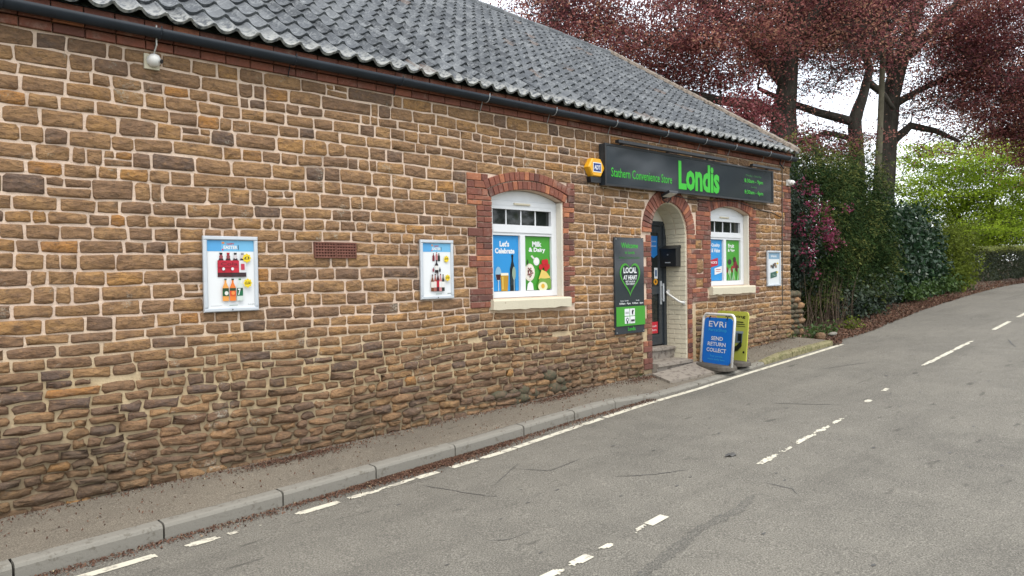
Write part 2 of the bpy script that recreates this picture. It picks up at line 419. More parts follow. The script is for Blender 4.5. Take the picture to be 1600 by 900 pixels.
marking('edge_line', [(-2.2, .3, .25), (.9, 1.70, .16), (1.85, 2.15, .35), (2.2, 2.30, .4), (2.4, 2.5, .5), (2.52, 2.64, .5), (2.74, 3.12, .12),
                      (3.22, 3.92, .5), (3.93, 4.17, .04), (4.34, 4.66, .02), (4.72, 5.2, .08), (5.22, 6.35, .10), (6.37, 6.75, .06), (6.80, 7.9, .06), (7.93, 13.55, .04)],
        lambda x: float(np.interp(x, EX[:9], EY[:9])), .090, .1)
for segs in ([(2.3, 2.9, .5)], [(3.05, 3.30, .4)], [(3.36, 3.56, .25)], [(3.62, 4.22, .58), (4.24, 4.46, .05)], [(6.0, 8.45, .56)], [(9.1, 9.25, .4)], [(9.75, 10.0, .45)],
             [(11.85, 14.6, .34)], [(16.2, 17.6, .15)], [(18.4, 20.6, .1)], [(23.5, 26, .2)], [(29, 31.5, .2)], [(34.5, 37, .2)]):
    marking('centre_dash', segs, lambda x: float(road_mid(x)), .078, .3)

def ribbon(name, pts, width, mat, parent=road, lift=.003, jag=.5):
    m = MB(); P = []
    pts = [np.array(p, float) for p in pts]
    for a, b in zip(pts[:-1], pts[1:]):
        n = max(2, int(np.linalg.norm(b - a) / .05))
        for i in range(n): P.append(a + (b - a) * i / n + U(-.4, .4, 2) * width * jag)
    P.append(pts[-1]); V = []
    for i, p in enumerate(P):
        t = P[min(i + 1, len(P) - 1)] - P[max(i - 1, 0)]; t = t / (np.linalg.norm(t) + 1e-9); nn = np.array([-t[1], t[0]])
        wd = width * U(.2, .5) * min(1, .25 + min(i, len(P) - 1 - i) * .3)
        for sgn in (-1, 1):
            q = p + nn * sgn * wd; V.append((q[0], q[1], float(road_z(q[0], q[1])) + lift))
    m.add(V, [(2 * i, 2 * i + 2, 2 * i + 3, 2 * i + 1) for i in range(len(P) - 1)])
    return m.build(name, mat, parent)
for pts, wd in [([(3.82, -1.48), (3.93, -2.05), (4.0, -2.25)], .014), ([(4.2, -1.98), (4.65, -1.72), (4.8, -1.64)], .009), ([(4.65, -1.72), (4.8, -2.05), (5.29, -2.0)], .012),
                ([(5.0, -2.62), (5.25, -2.85), (5.55, -3.0)], .016), ([(5.6, -3.66), (5.6, -3.9), (5.5, -4.0)], .016), ([(8.5, -2.2), (8.62, -2.5), (8.8, -2.88)], .02),
                ([(3.3, -2.9), (3.42, -3.0), (3.6, -3.0)], .012), ([(11, -1.7), (12, -2.1)], .02), ([(14.2, -3.4), (15, -3.1)], .03)]:
    ribbon('crack', pts, wd, MT['tar'], jag=1.1)
MT['oldtar'] = m_asphalt('worn_tar_patch', (.112, .105, .09), (.158, .147, .124))
ribbon('tar_seam', [(3.2, -4.12), (3.6, -3.99), (4.0, -3.92), (4.4, -3.84), (4.9, -3.84), (5.3, -3.75)], .11, MT['oldtar'], lift=.0022, jag=.12)
m = MB()
for _ in range(90):
    x = U(2.5, 13); y = U(-5, -1.3); r = U(.004, .013) * (1 + x * .05)
    n = 6; V = [(x + r * math.cos(a) * U(.9, 2.4), y + r * math.sin(a) * U(.5, 1), 0) for a in np.linspace(0, 2 * math.pi, n, endpoint=False)]
    m.add([(a, b, float(road_z(a, b)) + .0032) for a, b, _ in V], [tuple(range(n))])
o = m.build('tar_spot', MT['tar'], road); o['kind'] = 'stuff'
m = MB(); x, y = 6.15, -3.05
m.add([(x + .05 * math.cos(a) * (1.5 + .5 * math.sin(3 * a)), y + .04 * math.sin(a), float(road_z(x, y)) + .004 + .012 * (k % 2)) for k, a in enumerate(np.linspace(0, 2 * math.pi, 9, endpoint=False))], [tuple(range(9))])
tag(m.build('squashed_debris', MT['tar'], None), 'small black scrap of debris squashed on the asphalt beside the centre line', 'debris')

# kerb: one piece per stone
kerb = empty('kerb', (0, 0, 0), None, None); kerb['kind'] = 'structure'
joints = [-3.7, -2.78, -1.85, -.93, 0, .93, 1.85, 2.78, 3.69, 4.64, 5.64, 6.5, 7.27, 8.25, 9.2, 10.1, 11.05, 11.95, 12.85, 13.42]
for a, b in zip(joints[:-1], joints[1:]):
    m = MB(); g = .008; xs = np.linspace(a + g, b - g, 4); prof = [(0.0, -.20), (0.0, -.028), (.010, -.008), (.032, 0), (.125, .003), (.125, -.2)]
    V = []
    dy, dz = U(-.006, .006), U(-.004, .004)
    for x in xs:
        ky, kz = float(kerb_y(x)), float(kerb_z(x))
        V += [(x, ky + p + dy, kz + q + dz) for p, q in prof]
    n = len(prof); F = [(i * n + j, (i + 1) * n + j, (i + 1) * n + j + 1, i * n + j + 1) for i in range(3) for j in range(n - 1)]
    F += [tuple(range(n)), tuple(range(3 * n, 4 * n))[::-1]]
    m.add(V, F, tint=U()); m.build('kerb_stone', MT['mosskerb'] if a > 10.5 else MT['kerb'], kerb)
m = MB()
V = [(x, y, float(pave_z(x, y)) + zz) for zz in (0, .035) for (x, y) in [(8.85, -.50), (10.05, -.60), (10.15, -.10), (8.95, -.12)]]
m.add(V, [(4, 5, 6, 7), (0, 1, 5, 4), (1, 2, 6, 5), (2, 3, 7, 6), (3, 0, 4, 7)])
slab = m.build('slab', MT['step'], pave)

# ---------------------------------------------------------------- the shop building
shop = empty('shop_building', (6, 0, 0), 'long single-storey ironstone village shop with brick window surrounds and a grey pantile roof', 'shop')
XR, XL, DEPTH = 13.42, -2.2, 8.4
W1 = dict(x0=5.98, x1=7.22, z0=1.47, zs=2.68, rise=.12)
W2 = dict(x0=10.71, x1=11.93, z0=1.52, zs=2.72, rise=.115)
def seg_arch(o, n=12, extra=0.0):
    a = (o['x1'] - o['x0']) / 2; r = o['rise']; Rr = (a * a + r * r) / (2 * r); cx = (o['x0'] + o['x1']) / 2; cz = o['zs'] + r - Rr
    th = math.asin(a / Rr)
    return cx, cz, Rr, th
def arch_poly(o, n=12):
    cx, cz, Rr, th = seg_arch(o)
    return [(o['x0'], o['z0']), (o['x1'], o['z0'])] + [(cx + Rr * math.sin(t), cz + Rr * math.cos(t)) for t in np.linspace(th, -th, n)]
DX0, DX1, DZ0, DCZ = 9.11, 10.04, .15, 2.345
DCX, DR = (DX0 + DX1) / 2, (DX1 - DX0) / 2
door_poly = [(DX0, DZ0), (DX1, DZ0)] + [(DCX + DR * math.cos(t), DCZ + DR * math.sin(t)) for t in np.linspace(0, math.pi, 16)]

def boolean_wall():
    m = MB(); m.box(XL, XR, 0, .5, -.6, 3.86); base = m.build('tmp_wall', MT['mortar'])
    cut = MB()
    for poly in (arch_poly(W1), arch_poly(W2), door_poly): cut.prism(poly, -.2, .7)
    c = cut.build('tmp_cut', MT['mortar'])
    md = base.modifiers.new('b', 'BOOLEAN'); md.operation = 'DIFFERENCE'; md.object = c; md.solver = 'EXACT'
    dg = bpy.context.evaluated_depsgraph_get(); me = bpy.data.meshes.new_from_object(base.evaluated_get(dg))
    bpy.data.objects.remove(base); bpy.data.objects.remove(c)
    me.name = 'wall'; o = bpy.data.objects.new('wall', me); COL.objects.link(o); o.parent = shop; o.location = -shop.location
    return o
boolean_wall()
def zr(x): return 6.63 + .055 * (13.4 - x)
m = MB()                                                     # back and gable walls, then a near-black sheet as the dark of the rooms
m.box(XL, XL + .4, .5, DEPTH - .4, -.6, 3.86); m.box(XR - .4, XR, .5, DEPTH - .4, -.6, 3.86); m.box(XL, XR, DEPTH - .4, DEPTH, -.6, 3.86)
for xx in (XL, XR - .4):
    z_ = zr(xx) - .16
    m.add([(xx + d, y, z) for d in (0, .4) for y, z in ((0, 3.862), (DEPTH, 3.862), (4.18, z_))], [(0, 2, 1), (3, 4, 5), (0, 1, 4, 3), (1, 2, 5, 4), (2, 0, 3, 5)])
m.build('wall', MT['mortar'], shop)
m = MB(); m.box(XL + .5, XR - .5, 1.2, 1.25, -.4, 3.8); m.build('inner_wall', MT['hole'], shop)

pieces = {}                                                  # kind -> list of (MB, size, centre)
def piece(kind, mb):
    v = np.array(mb.v); c = v.mean(0)
    x, y, d = px(c); ext = np.ptp(v, axis=0); area = (ext[0] * .75) * max(ext[2], .3 * ext[1]) * (FPX / d[0]) ** 2
    vis = -30 < x[0] < 1630 and -30 < y[0] < 930
    pieces.setdefault(kind, []).append((mb, area if vis else area * .02, c))

# --- course levels and brickwork
levels = [-.35]
while levels[-1] < 3.60:
    z = levels[-1]
    h = U(.060, .100) if z < .95 else (U(.085, .12) if z < 1.35 else U(.095, .152))
    if 3.67 - z - h < .07: h = 3.67 - z
    levels.append(z + h)
def snap(z): return min(levels, key=lambda q: abs(q - z))
def teeth(edge, side, z0, z1, wide, narrow, first=True):
    """toothed brick jamb: runs of one or two stone courses, alternately wide and narrow"""
    z0, z1 = snap(z0), snap(z1); L = [q for q in levels if z0 - 1e-6 <= q <= z1 + 1e-6]; i = 0; wd = first
    while i < len(L) - 1:
        k = min(i + int(rng.choice([1, 2, 2])), len(L) - 1); w_ = wide if wd else narrow; w_ *= U(.94, 1.06)
        a, b = (edge - w_, edge - .003) if side < 0 else (edge + .003, edge + w_)
        brick_zone(a, b, L[i], L[k]); i = k; wd = not wd
blocked = []                                                 # rectangles stones keep out of
SET_IN = []
def brick_zone(x0, x1, z0, z1, block=True, proud=.020, holes=(), y=0.0):
    n = max(1, round((z1 - z0) / .074)); h = (z1 - z0) / n
    hs = [(p, q, z0 + round((c - z0) / h) * h, z0 + round((d - z0) / h) * h) for p, q, c, d in holes]
    for i in range(n):
        a = z0 + i * h; spans = [(x0, x1)]
        for p, q, c, d in hs:
            if c < a + h / 2 < d: spans = [t for sp in spans for t in ([(sp[0], p), (q, sp[1])] if sp[0] < p and q < sp[1] else [sp])]
        for sa, sb in spans:
            x = sa; first = True; wlen = .108 if i % 2 else .222
            while x < sb - .02:
                wd = wlen if first else .222; first = False
                if sb - x - wd < .05: wd = sb - x
                xa, xb = x + .004, x + wd - .004; x += wd
                m = MB(); j = lambda: U(-.0025, .0025)
                m.cbox(xa + j(), xb + j(), y - proud - U(0, .006), y + .03, a + .004 + j(), a + h - .004 + j(), .006, tint=float(np.clip(rng.normal(.5, .32), 0, 1)))
                piece('brick', m)
    SET_IN.extend(hs)
    if block: blocked.append((x0, x1, z0, z1))
def voussoirs(cx, cz, r0, r1, t0, t1, n, proud=.026):
    for i in range(n):
        a, b = t0 + (t1 - t0) * i / n, t0 + (t1 - t0) * (i + 1) / n; g = .005 / ((r0 + r1) / 2)
        a += g; b -= g; m = MB(); p = proud + U(0, .008); c = .006
        P = [(cx + r * math.sin(t), cz + r * math.cos(t)) for r, t in ((r0 + .004, a), (r1 - .004, a), (r1 - .004, b), (r0 + .004, b))]
        q = np.array(P); ce = q.mean(0); inner = ce + (q - ce) * .9
        V = [(x, .03, z) for x, z in P] + [(x, -p + c, z) for x, z in P] + [(x, -p, z) for x, z in inner]
        F = [(8, 9, 10, 11)] + [(k, k + 4, (k + 1) % 4 + 4, (k + 1) % 4) for k in range(4)] + [(k + 4, k + 8, (k + 1) % 4 + 8, (k + 1) % 4 + 4) for k in range(4)]
        m.add(V, F, tint=float(np.clip(rng.normal(.58, .24), 0, 1))); piece('brick', m)
# window 1 quoins
teeth(W1['x0'], -1, 1.33, 2.72, .37, .24); teeth(W1['x1'], 1, 1.36, 2.72, .21, .105)
brick_zone(5.60, 5.92, snap(2.72), snap(2.95)); brick_zone(7.30, 7.44, snap(2.72), snap(2.93))
cx, cz, Rr, th = seg_arch(W1)
voussoirs(cx, cz, Rr, Rr + .108, -th - .02, th + .02, 17); voussoirs(cx, cz, Rr + .112, Rr + .222, -th - .035, th + .035, 18)
for t in np.linspace(-th - .03, th + .03, 9)[:-1]:
    tm = t + (th + .03) / 8; blocked.append((cx + Rr * math.sin(t), cx + Rr * math.sin(t + (th + .03) / 4), W1['z0'] - .16, cz + (Rr + .195) * math.cos(tm)))
# door jambs and arch
teeth(DX0, -1, .30, 2.33, .22, .115)
brick_zone(10.043, 10.16, .34, 1.25)
ins = [(10.27, 10.47, 2.08, 2.30), (10.3, 10.5, 1.76, 1.92), (10.27, 10.48, 1.52, 1.68)]
brick_zone(10.045, 10.705, 1.5, 2.34, holes=ins); brick_zone(10.162, 10.60, snap(1.27), 1.5)
brick_zone(10.30, 10.705, 2.34, 2.72); brick_zone(10.045, 10.16, 1.25, 1.5)
for t in np.linspace(-math.pi / 2, math.pi / 2, 13)[:-1]:
    t1 = t + math.pi / 12
    xa, xb = sorted((DCX + (DR + .225) * math.sin(t), DCX + (DR + .225) * math.sin(t1)))
    blocked.append((xa, xb, DZ0, DCZ + (DR + .20) * max(math.cos(t), math.cos(t1))))
voussoirs(DCX, DCZ, DR, DR + .215, -math.pi / 2, math.pi / 2, 25, .022)
blocked.append((DX0, DX1, -1, 2.4))
# window 2
cx, cz, Rr, th = seg_arch(W2)
voussoirs(cx, cz, Rr, Rr + .165, -th - .03, th + .03, 19, .022)
for t in np.linspace(-th - .03, th + .03, 9)[:-1]:
    tm = t + (th + .03) / 8; blocked.append((cx + Rr * math.sin(t), cx + Rr * math.sin(t + (th + .03) / 4), W2['z0'] - .14, cz + (Rr + .14) * math.cos(tm)))
teeth(W2['x1'], 1, 1.42, 2.88, .33, .22)
brick_zone(10.35, 10.70, 2.72, 2.92)
teeth(XR + .012, -1, 2.35, 3.3, .33, .22)
blocked.append((3.645, 4.11, 1.945, 2.10))
blocked.append((5.93, 7.42, 1.30, 1.48)); blocked.append((10.6, 11.95, 1.37, 1.53))
# cornice: oversailing brick courses below the gutter
for zc_, pr in ((3.675, .035), (3.752, .06), (3.829, .085)):
    x = XL + U(0, .1)
    while x < XR:
        wd = .225; m = MB()
        m.cbox(x + .004, min(x + wd - .004, XR), -pr - U(0, .004), .03, zc_ + .004, zc_ + .072, .005, tint=float(np.clip(rng.normal(.5, .2), 0, 1)))
        piece('brick', m); x += wd

# --- ironstone courses
def free_spans(z0, z1):
    sp = [(XL, XR + .005)]
    for (a, b, c, d) in blocked:
        if min(z1, d) - max(z0, c) > .42 * (z1 - z0):
            ns = []
            for (p, q) in sp:
                if b <= p or a >= q: ns.append((p, q)); continue
                if a - p > .05: ns.append((p, a))
                if q - b > .05: ns.append((b, q))
            sp = ns
    return sp
def stone(x0, x1, zb, zt, rough):
    wd = x1 - x0; zm = (zb(x0) + zt(x0)) / 2; h = zt((x0 + x1) / 2) - zb((x0 + x1) / 2)
    if h < .035 or wd < .05: return
    if zt((x0 + x1) / 2) < hb((x0 + x1) / 2) - .05: return
    j = .006 + .008 * rough
    cxr = min(wd, h) * U(.05, .17) * (1 + 1.1 * rough); czr = h * U(.06, .19) * (1 + .8 * rough); xm = (x0 + x1) / 2 + U(-.15, .15) * wd
    out = [(x0 + cxr * U(.6, 1.3), 0), (xm, 0), (x1 - cxr * U(.6, 1.3), 0), (x1, czr), (x1, h - czr), (x1 - cxr * U(.6, 1.3), h), (xm, h), (x0 + cxr * U(.6, 1.3), h), (x0, h - czr), (x0, czr)]
    P = []
    for (x, dz) in out:
        f = dz / h; z = zb(x) * (1 - f) + zt(x) * f
        P.append((x + U(-j, j), z + U(-j, j)))
    P = np.array(P); c = P.mean(0); p = U(.009, .016) + rough * U(.004, .036)
    ring = c + (P - c) * (1 - np.array([.022 / wd, .020 / h]) * (1 + .8 * rough)).clip(.55, .93)
    V = [(x, .02, z) for x, z in P] + [(x, -.35 * p, z) for x, z in P] + [(x, -p - U(-.004, .006) * (1 + rough), z) for x, z in ring] + [(c[0], -p - U(-.003, .006) * (1 + 1.3 * rough), c[1])]
    n = 10; F = []
    for i in range(n):
        k = (i + 1) % n
        F += [(i, i + n, k + n, k), (i + n, i + 2 * n, k + 2 * n, k + n), (i + 2 * n, 3 * n, k + 2 * n)]
    F = [tuple(reversed(f)) for f in F]
    zc = c[1]
    t = rng.normal(.5, .22) if zc > 1.1 else rng.normal(.30, .24)
    if U() < .045: t = U(0, .15)
    m = MB(); m.add(V, F, tint=float(np.clip(t, 0, 1))); piece('stone', m)

WPH = U(0, 6.28, 4)
def make_curve(z, i):
    a = [U(.3, 1) for _ in range(3)]; ph = U(0, 6.28, 3)
    if z > 3.6: return lambda x: z
    low = float(np.clip((1.5 - z) / .6, 0, 1)); com = .010 + .014 * low; own = .005 + .001 * low
    return lambda x: z + com * (math.sin(.8 * x + WPH[0] + z * 1.1) + .6 * math.sin(1.9 * x + WPH[1] - z * 1.7)) + own * (a[0] * math.sin(1.3 * x + ph[0]) + a[1] * math.sin(3.7 * x + ph[1]) + .8 * a[2] * math.sin(8.1 * x + ph[2]))
curves = [make_curve(z, i) for i, z in enumerate(levels)]
for i in range(len(levels) - 1):
    z0, z1 = levels[i], levels[i + 1]; h = z1 - z0
    rough = float(np.clip((1.25 - z0) / .8, 0, 1)); jt = .0085 if z0 > 1.0 else .0075
    zb = lambda x, c=curves[i], g=jt: c(x) + g
    zt = lambda x, c=curves[i + 1], g=jt: c(x) - g
    for (a, b) in free_spans(z0, z1):
        x = a
        while x < b - .03:
            wd = h * (U(1.35, 3.0) if z0 > 1.35 else U(1.9, 3.6)); 
            if U() < .12: wd *= 1.5
            if U() < .12: wd *= .6
            wd = min(max(wd, .09), .62)
            if b - x - wd < .10: wd = b - x
            jv = U(.008, .012)
            if U() < .04 and h > .125 and wd > .2:
                f = U(.4, .6); zmid = lambda q, A=zb, B=zt: A(q) * (1 - f) + B(q) * f
                xm = x + wd * U(.35, .65); stone(x + jv, x + wd - jv, zb, lambda q: zmid(q) - .008, rough); stone(x + jv, xm - .009, lambda q: zmid(q) + .008, zt, rough); stone(xm + .009, x + wd - jv, lambda q: zmid(q) + .008, zt, rough)
            elif U() < .06 and wd > .22:
                f = U(.35, .65); xm = x + wd * f
                stone(x + jv, xm - .008, zb, zt, rough); stone(xm + .008, x + wd - jv, zb, zt, rough)
            else: stone(x + jv, x + wd - jv, zb, zt, rough)
            x += wd
for (a, b, c, d) in SET_IN:
    stone(a + .01, b - .01, lambda q, c=c: c + .01, lambda q, d=d: d - .01, .1)

# bulging mossy plinth stones below the first window
def lump(x, y, z, sx, sy, sz, mat, parent, name='plinth_stone', label=None, cat=None):
    m = MB(); n, r = 9, 5; V = []
    for i in range(r + 1):
        la = -math.pi / 2 + math.pi * i / r
        for k in range(n):
            a = 2 * math.pi * k / n; q = 1 + U(-.16, .16)
            V.append((x + sx * math.cos(la) * math.cos(a) * q, y + sy * math.cos(la) * math.sin(a) * q, z + sz * math.sin(la) * (1 + U(-.1, .1))))
    F = [(i * n + k, i * n + (k + 1) % n, (i + 1) * n + (k + 1) % n, (i + 1) * n + k) for i in range(r) for k in range(n)]
    m.add(V, F, tint=U(.2, .7)); o = m.build(name, mat, parent, smooth=True, origin=(x, y, z))
    if label: tag(o, label, cat)
    return o
for _ in range(13):
    x = U(5.9, 7.35); zb_ = float(hb(x)); z = zb_ + U(.02, .30) * (1 - .5 * abs(x - 6.85)); sx = U(.07, .15)
    lump(x, .01, z, sx, .045 + U(0, .035), sx * U(.4, .7), MT['moss'], shop)
# --- air brick, two terracotta grilles
for a, b in ((3.645, 3.875), (3.88, 4.11)):
    m = MB(); m.box(a, b, .0, .03, 1.945, 2.10, 1)
    nx, nzv = 7, 5; px_ = (b - a - .012) / nx; pz_ = (.155 - .012) / nzv
    for i in range(nx + 1): m.box(a + i * px_, a + i * px_ + .015, -.030, .0, 1.945, 2.10, 0)
    for k in range(nzv + 1): m.box(a + .001, b - .001, -.0325, -.0005, 1.945 + k * pz_, 1.945 + k * pz_ + .0145, 0)
    m.build('air_brick', [MT['terra'], MT['hole']], shop)

# --- windows
def make_window(o, fx0, fx1, z0, ztop, fan, lows, mull):
    root = shop; y = .09
    fr = MB(); cx, cz, Rr, th = seg_arch(o)
    top = [(cx + Rr * math.sin(t), cz + Rr * math.cos(t) - .006) for t in np.linspace(th, -th, 12)]
    fr.prism([(o['x0'] + .01, ztop - .005), (o['x1'] - .01, ztop - .005)] + [(min(max(x, o['x0'] + .01), o['x1'] - .01), max(z, ztop)) for x, z in top], y + .012, y + .07)
    fr.box(fx0, fx1, y, y + .08, fan[3] + .045, ztop - .008)                  # head rail
    fr.box(fx0, fan[0], y, y + .08, z0, fan[3] + .045); fr.box(fan[1], fx1, y, y + .08, z0, fan[3] + .045)
    fr.box(fan[0], fan[1], y + .004, y + .08, fan[3], fan[3] + .045)
    fr.box(fan[0], fan[1], y - .008, y + .08, lows[3] + .035, fan[2])         # transom
    fr.box(fan[0], fan[1], y + .003, y + .08, lows[3], lows[3] + .033)
    fr.box(fan[0], fan[1], y - .006, y + .08, z0, lows[2])                    # bottom rail
    fr.box(mull[0], mull[1], y - .002, y + .078, lows[2], lows[3])
    window = fr.build('window', MT['upvc'], root)
    p = MB(); p.box(fan[0], fan[1], y + .045, y + .055, fan[2], fan[3]); p.build('pane', MT['glass'], window)
    for a, b in ((fan[0], mull[0]), (mull[1], fan[1])):
        p = MB(); p.box(a, b, y + .045, y + .055, lows[2], lows[3]); p.build('pane', MT['glass'], window)
    for k in (1, 2, 3):
        x = fan[0] + (fan[1] - fan[0]) * k / 4; g = MB(); g.box(x - .009, x + .009, y + .036, y + .044, fan[2], fan[3]); g.build('glazing_bar', MT['upvc'], window)
    v = MB(); xm = (fan[0] + fan[1]) / 2; v.cbox(xm - .16, xm + .12, y - .018, y - .001, fan[3] + .055, fan[3] + .080, .004); v.build('trickle_vent', MT['cream'], window)
    for xa, xb in ((o['x1'] - .028, o['x1'] - .002), (o['x0'] + .002, o['x0'] + .012)):
        rv = MB(); rv.box(xa, xb, .0, y - .002, o['z0'], o['zs'] - .01); rv.build('reveal', MT['plaster'], window)
    s = MB(); x0s, x1s = o['x0'] - .05, o['x1'] + .06
    xs = np.linspace(x0s, x1s, 14); V = []
    for x in xs:
        d = U(-.008, .006); q = U(-.008, .008)
        V += [(x, .1, o['z0'] - .001), (x, -.075 + d, o['z0'] - .012 + q * .4), (x, -.085 + d, o['z0'] - .03), (x, -.08 + d, o['z0'] - .135 + q), (x, .02, o['z0'] - .14 + q)]
    F = [(i * 5 + j, i * 5 + j + 1, (i + 1) * 5 + j + 1, (i + 1) * 5 + j) for i in range(13) for j in range(4)] + [(4, 3, 2, 1, 0), tuple(13 * 5 + j for j in range(5))]
    s.add(V, F); s.build('sill', MT['cream'], window)
    return window
make_window(W1, 5.99, 7.20, 1.475, 2.67, (6.08, 7.10, 2.37, 2.56), (0, 0, 1.55, 2.24), (6.535, 6.62))
make_window(W2, 10.72, 11.92, 1.525, 2.70, (10.80, 11.81, 2.41, 2.59), (0, 0, 1.60, 2.29), (11.26, 11.34))

# --- door
DY = .40
fr = MB(); fr.box(DX0 + .005, DX0 + .075, DY - .02, DY + .06, .60, 2.56); fr.box(DX1 - .075, DX1 - .005, DY - .02, DY + .06, .60, 2.56); fr.box(DX0 + .075, DX1 - .075, DY - .02, DY + .06, 2.49, 2.56)
door = fr.build('door', MT['anth'], shop)
m = MB(); x0, x1 = DX0 + .08, DX1 - .08
m.box(x0, x0 + .10, DY, DY + .05, .62, 2.485); m.box(x1 - .10, x1, DY, DY + .05, .62, 2.485); m.box(x0 + .1, x1 - .1, DY, DY + .05, 2.38, 2.485); m.box(x0 + .1, x1 - .1, DY, DY + .05, .62, .78); m.box(x0 + .1, x1 - .1, DY, DY + .05, 1.42, 1.54)
m.build('leaf', MT['anth'], door)
for a, b in ((.78, 1.42), (1.54, 2.38)):
    m = MB(); m.box(x0 + .1, x1 - .1, DY + .02, DY + .03, a, b); m.build('pane', MT['glass'], door)
m = MB(); m.box(x1 - .075, x1 - .04, DY - .014, DY - .001, 1.25, 1.62, 0); m.tube([(x1 - .057, DY - .055, 1.30), (x1 - .057, DY - .055, 1.58)], .014, 8); m.tube([(x1 - .057, DY - .055, 1.33), (x1 - .057, DY - .01, 1.33)], .01, 6); m.tube([(x1 - .057, DY - .055, 1.55), (x1 - .057, DY - .01, 1.55)], .01, 6)
m.build('handle', MT['alu'], door)
m = MB(); m.prism([(DX0 + .004, 2.562), (DX1 - .004, 2.562)] + [(DCX + (DR - .005) * math.cos(t), DCZ + (DR - .005) * math.sin(t)) for t in np.linspace(math.asin(.217 / DR), math.pi - math.asin(.217 / DR), 10)], DY - .005, DY + .06)
m.build('tympanum', MT['plaster'], shop)
# painted brick reveal: right jamb bricks and the soffit under the arch
def painted(P, nrm, kind='painted_brick'):
    q = np.array(P, float); c = q.mean(0); n = np.array(nrm, float); th_ = .012 + U(0, .004)
    inner = c + (q - c) * np.array([.93] * 3)
    V = [tuple(p) for p in q] + [tuple(p + n * th_ * .5) for p in q] + [tuple(p + n * th_) for p in inner]
    m = MB(); m.add(V, [(8, 9, 10, 11)] + [(k, (k + 1) % 4, (k + 1) % 4 + 4, k + 4) for k in range(4)] + [(k + 4, (k + 1) % 4 + 4, (k + 1) % 4 + 8, k + 8) for k in range(4)], tint=U())
    m.build(kind, MT['cream'], shop)
z = .33; i = 0
while z < 2.33:
    h = min(.0755, 2.345 - z); y = .012; k = 0
    while y < DY - .03:
        wd = .108 if (i + k) % 2 else .222; k += 1
        y1 = min(y + wd, DY - .021)
        painted([(DX1 + .001, y1 - .004, z + .004), (DX1 + .001, y + .004, z + .004), (DX1 + .001, y + .004, z + h - .004), (DX1 + .001, y1 - .004, z + h - .004)], (-1, 0, 0)); y = y1
    z += h; i += 1
for k in range(16):
    t0, t1 = math.pi * k / 16 + .006, math.pi * (k + 1) / 16 - .006
    c0 = (DCX + DR * math.cos(t0), DCZ + DR * math.sin(t0)); c1 = (DCX + DR * math.cos(t1), DCZ + DR * math.sin(t1)); tm = (t0 + t1) / 2
    for ya, yb in ((.012, .19), (.2, DY - .008)):
        painted([(c0[0], yb, c0[1]), (c0[0], ya, c0[1]), (c1[0], ya, c1[1]), (c1[0], yb, c1[1])], (-math.cos(tm), 0, -math.sin(tm)))
for xa, xb in ((DX1 - .001, DX1 + .02), (DX0 - .02, DX0 + .004)):
    m = MB(); m.box(xa, xb, .005, DY, .2, 2.35); m.build('reveal', MT['plaster'], shop)
for (y0, y1, z0, z1) in ((-.10, .27, .10, .415), (.22, .5, .3, .60)):
    m = MB(); V = []
    for x in np.linspace(DX0 + .006, DX1 - .018, 6):
        q = U(-.006, .006); V += [(x, y1, z0), (x, y0 + .015, z0), (x, y0 + .012, z1 - .06), (x, y0 - .012 + q, z1 - .05), (x, y0 - .008 + q, z1 - .012), (x, y0 + .02, z1 - U(0, .008)), (x, y1, z1)]
    n = 7; m.add(V, [(i * n + j, i * n + j + 1, (i + 1) * n + j + 1, (i + 1) * n + j) for i in range(5) for j in range(n - 1)] + [tuple(range(n))[::-1], tuple(range(5 * n, 6 * n))])
    m.build('step', MT['step'], shop)

# --- roof of pantiles
EAVE_Y, EAVE_Z, RY = -.175, 3.895, 4.18
deck = MB(); xs = np.linspace(XL - .1, XR - .02, 12); V = []
for x in xs: V += [(x, EAVE_Y + .10, EAVE_Z - .01), (x, RY, zr(x) - .06), (x, DEPTH + .15, EAVE_Z - .04)]
deck.add(V, [(i * 3 + j, (i + 1) * 3 + j, (i + 1) * 3 + j + 1, i * 3 + j + 1) for i in range(11) for j in range(2)])
roof = deck.build('roof', MT['tile'], shop)
m = MB(); m.box(XL, XR, -.10, .02, 3.902, 3.905); m.build('soffit', MT['gutter'], shop)
TW, NR = .2, 18
def tile_mesh(k, eave=False):
    m = MB(); nu = 11; L = .37
    us = np.linspace(-.016, TW + .012, nu); top = []; 
    prof = lambda u: .030 * math.exp(-(((u + .1) % TW - .1 - .018) / .030) ** 2) + .013 * math.cos(2 * math.pi * (u - .018) / TW) - .008
    V = [(u, 0, prof(u) + .042) for u in us] + [(u, L, prof(u) + .006) for u in us] + [(u, .004, prof(u) + .014) for u in us]
    F = [(i, i + 1, nu + i + 1, nu + i) for i in range(nu - 1)] + [(2 * nu + i, 2 * nu + i + 1, i + 1, i) for i in range(nu - 1)]
    m.add(V, F, tint=float([.1, .35, .5, .65, .85, 1.0, .3][k])); return m
variants = [tile_mesh(k) for k in range(7)]
vmesh = []
for v in variants:
    o = v.build('pantile', MT['tile'], None, smooth=False, origin=(0, 0, 0)); vmesh.append(o.data); bpy.data.objects.remove(o)
tiles = []
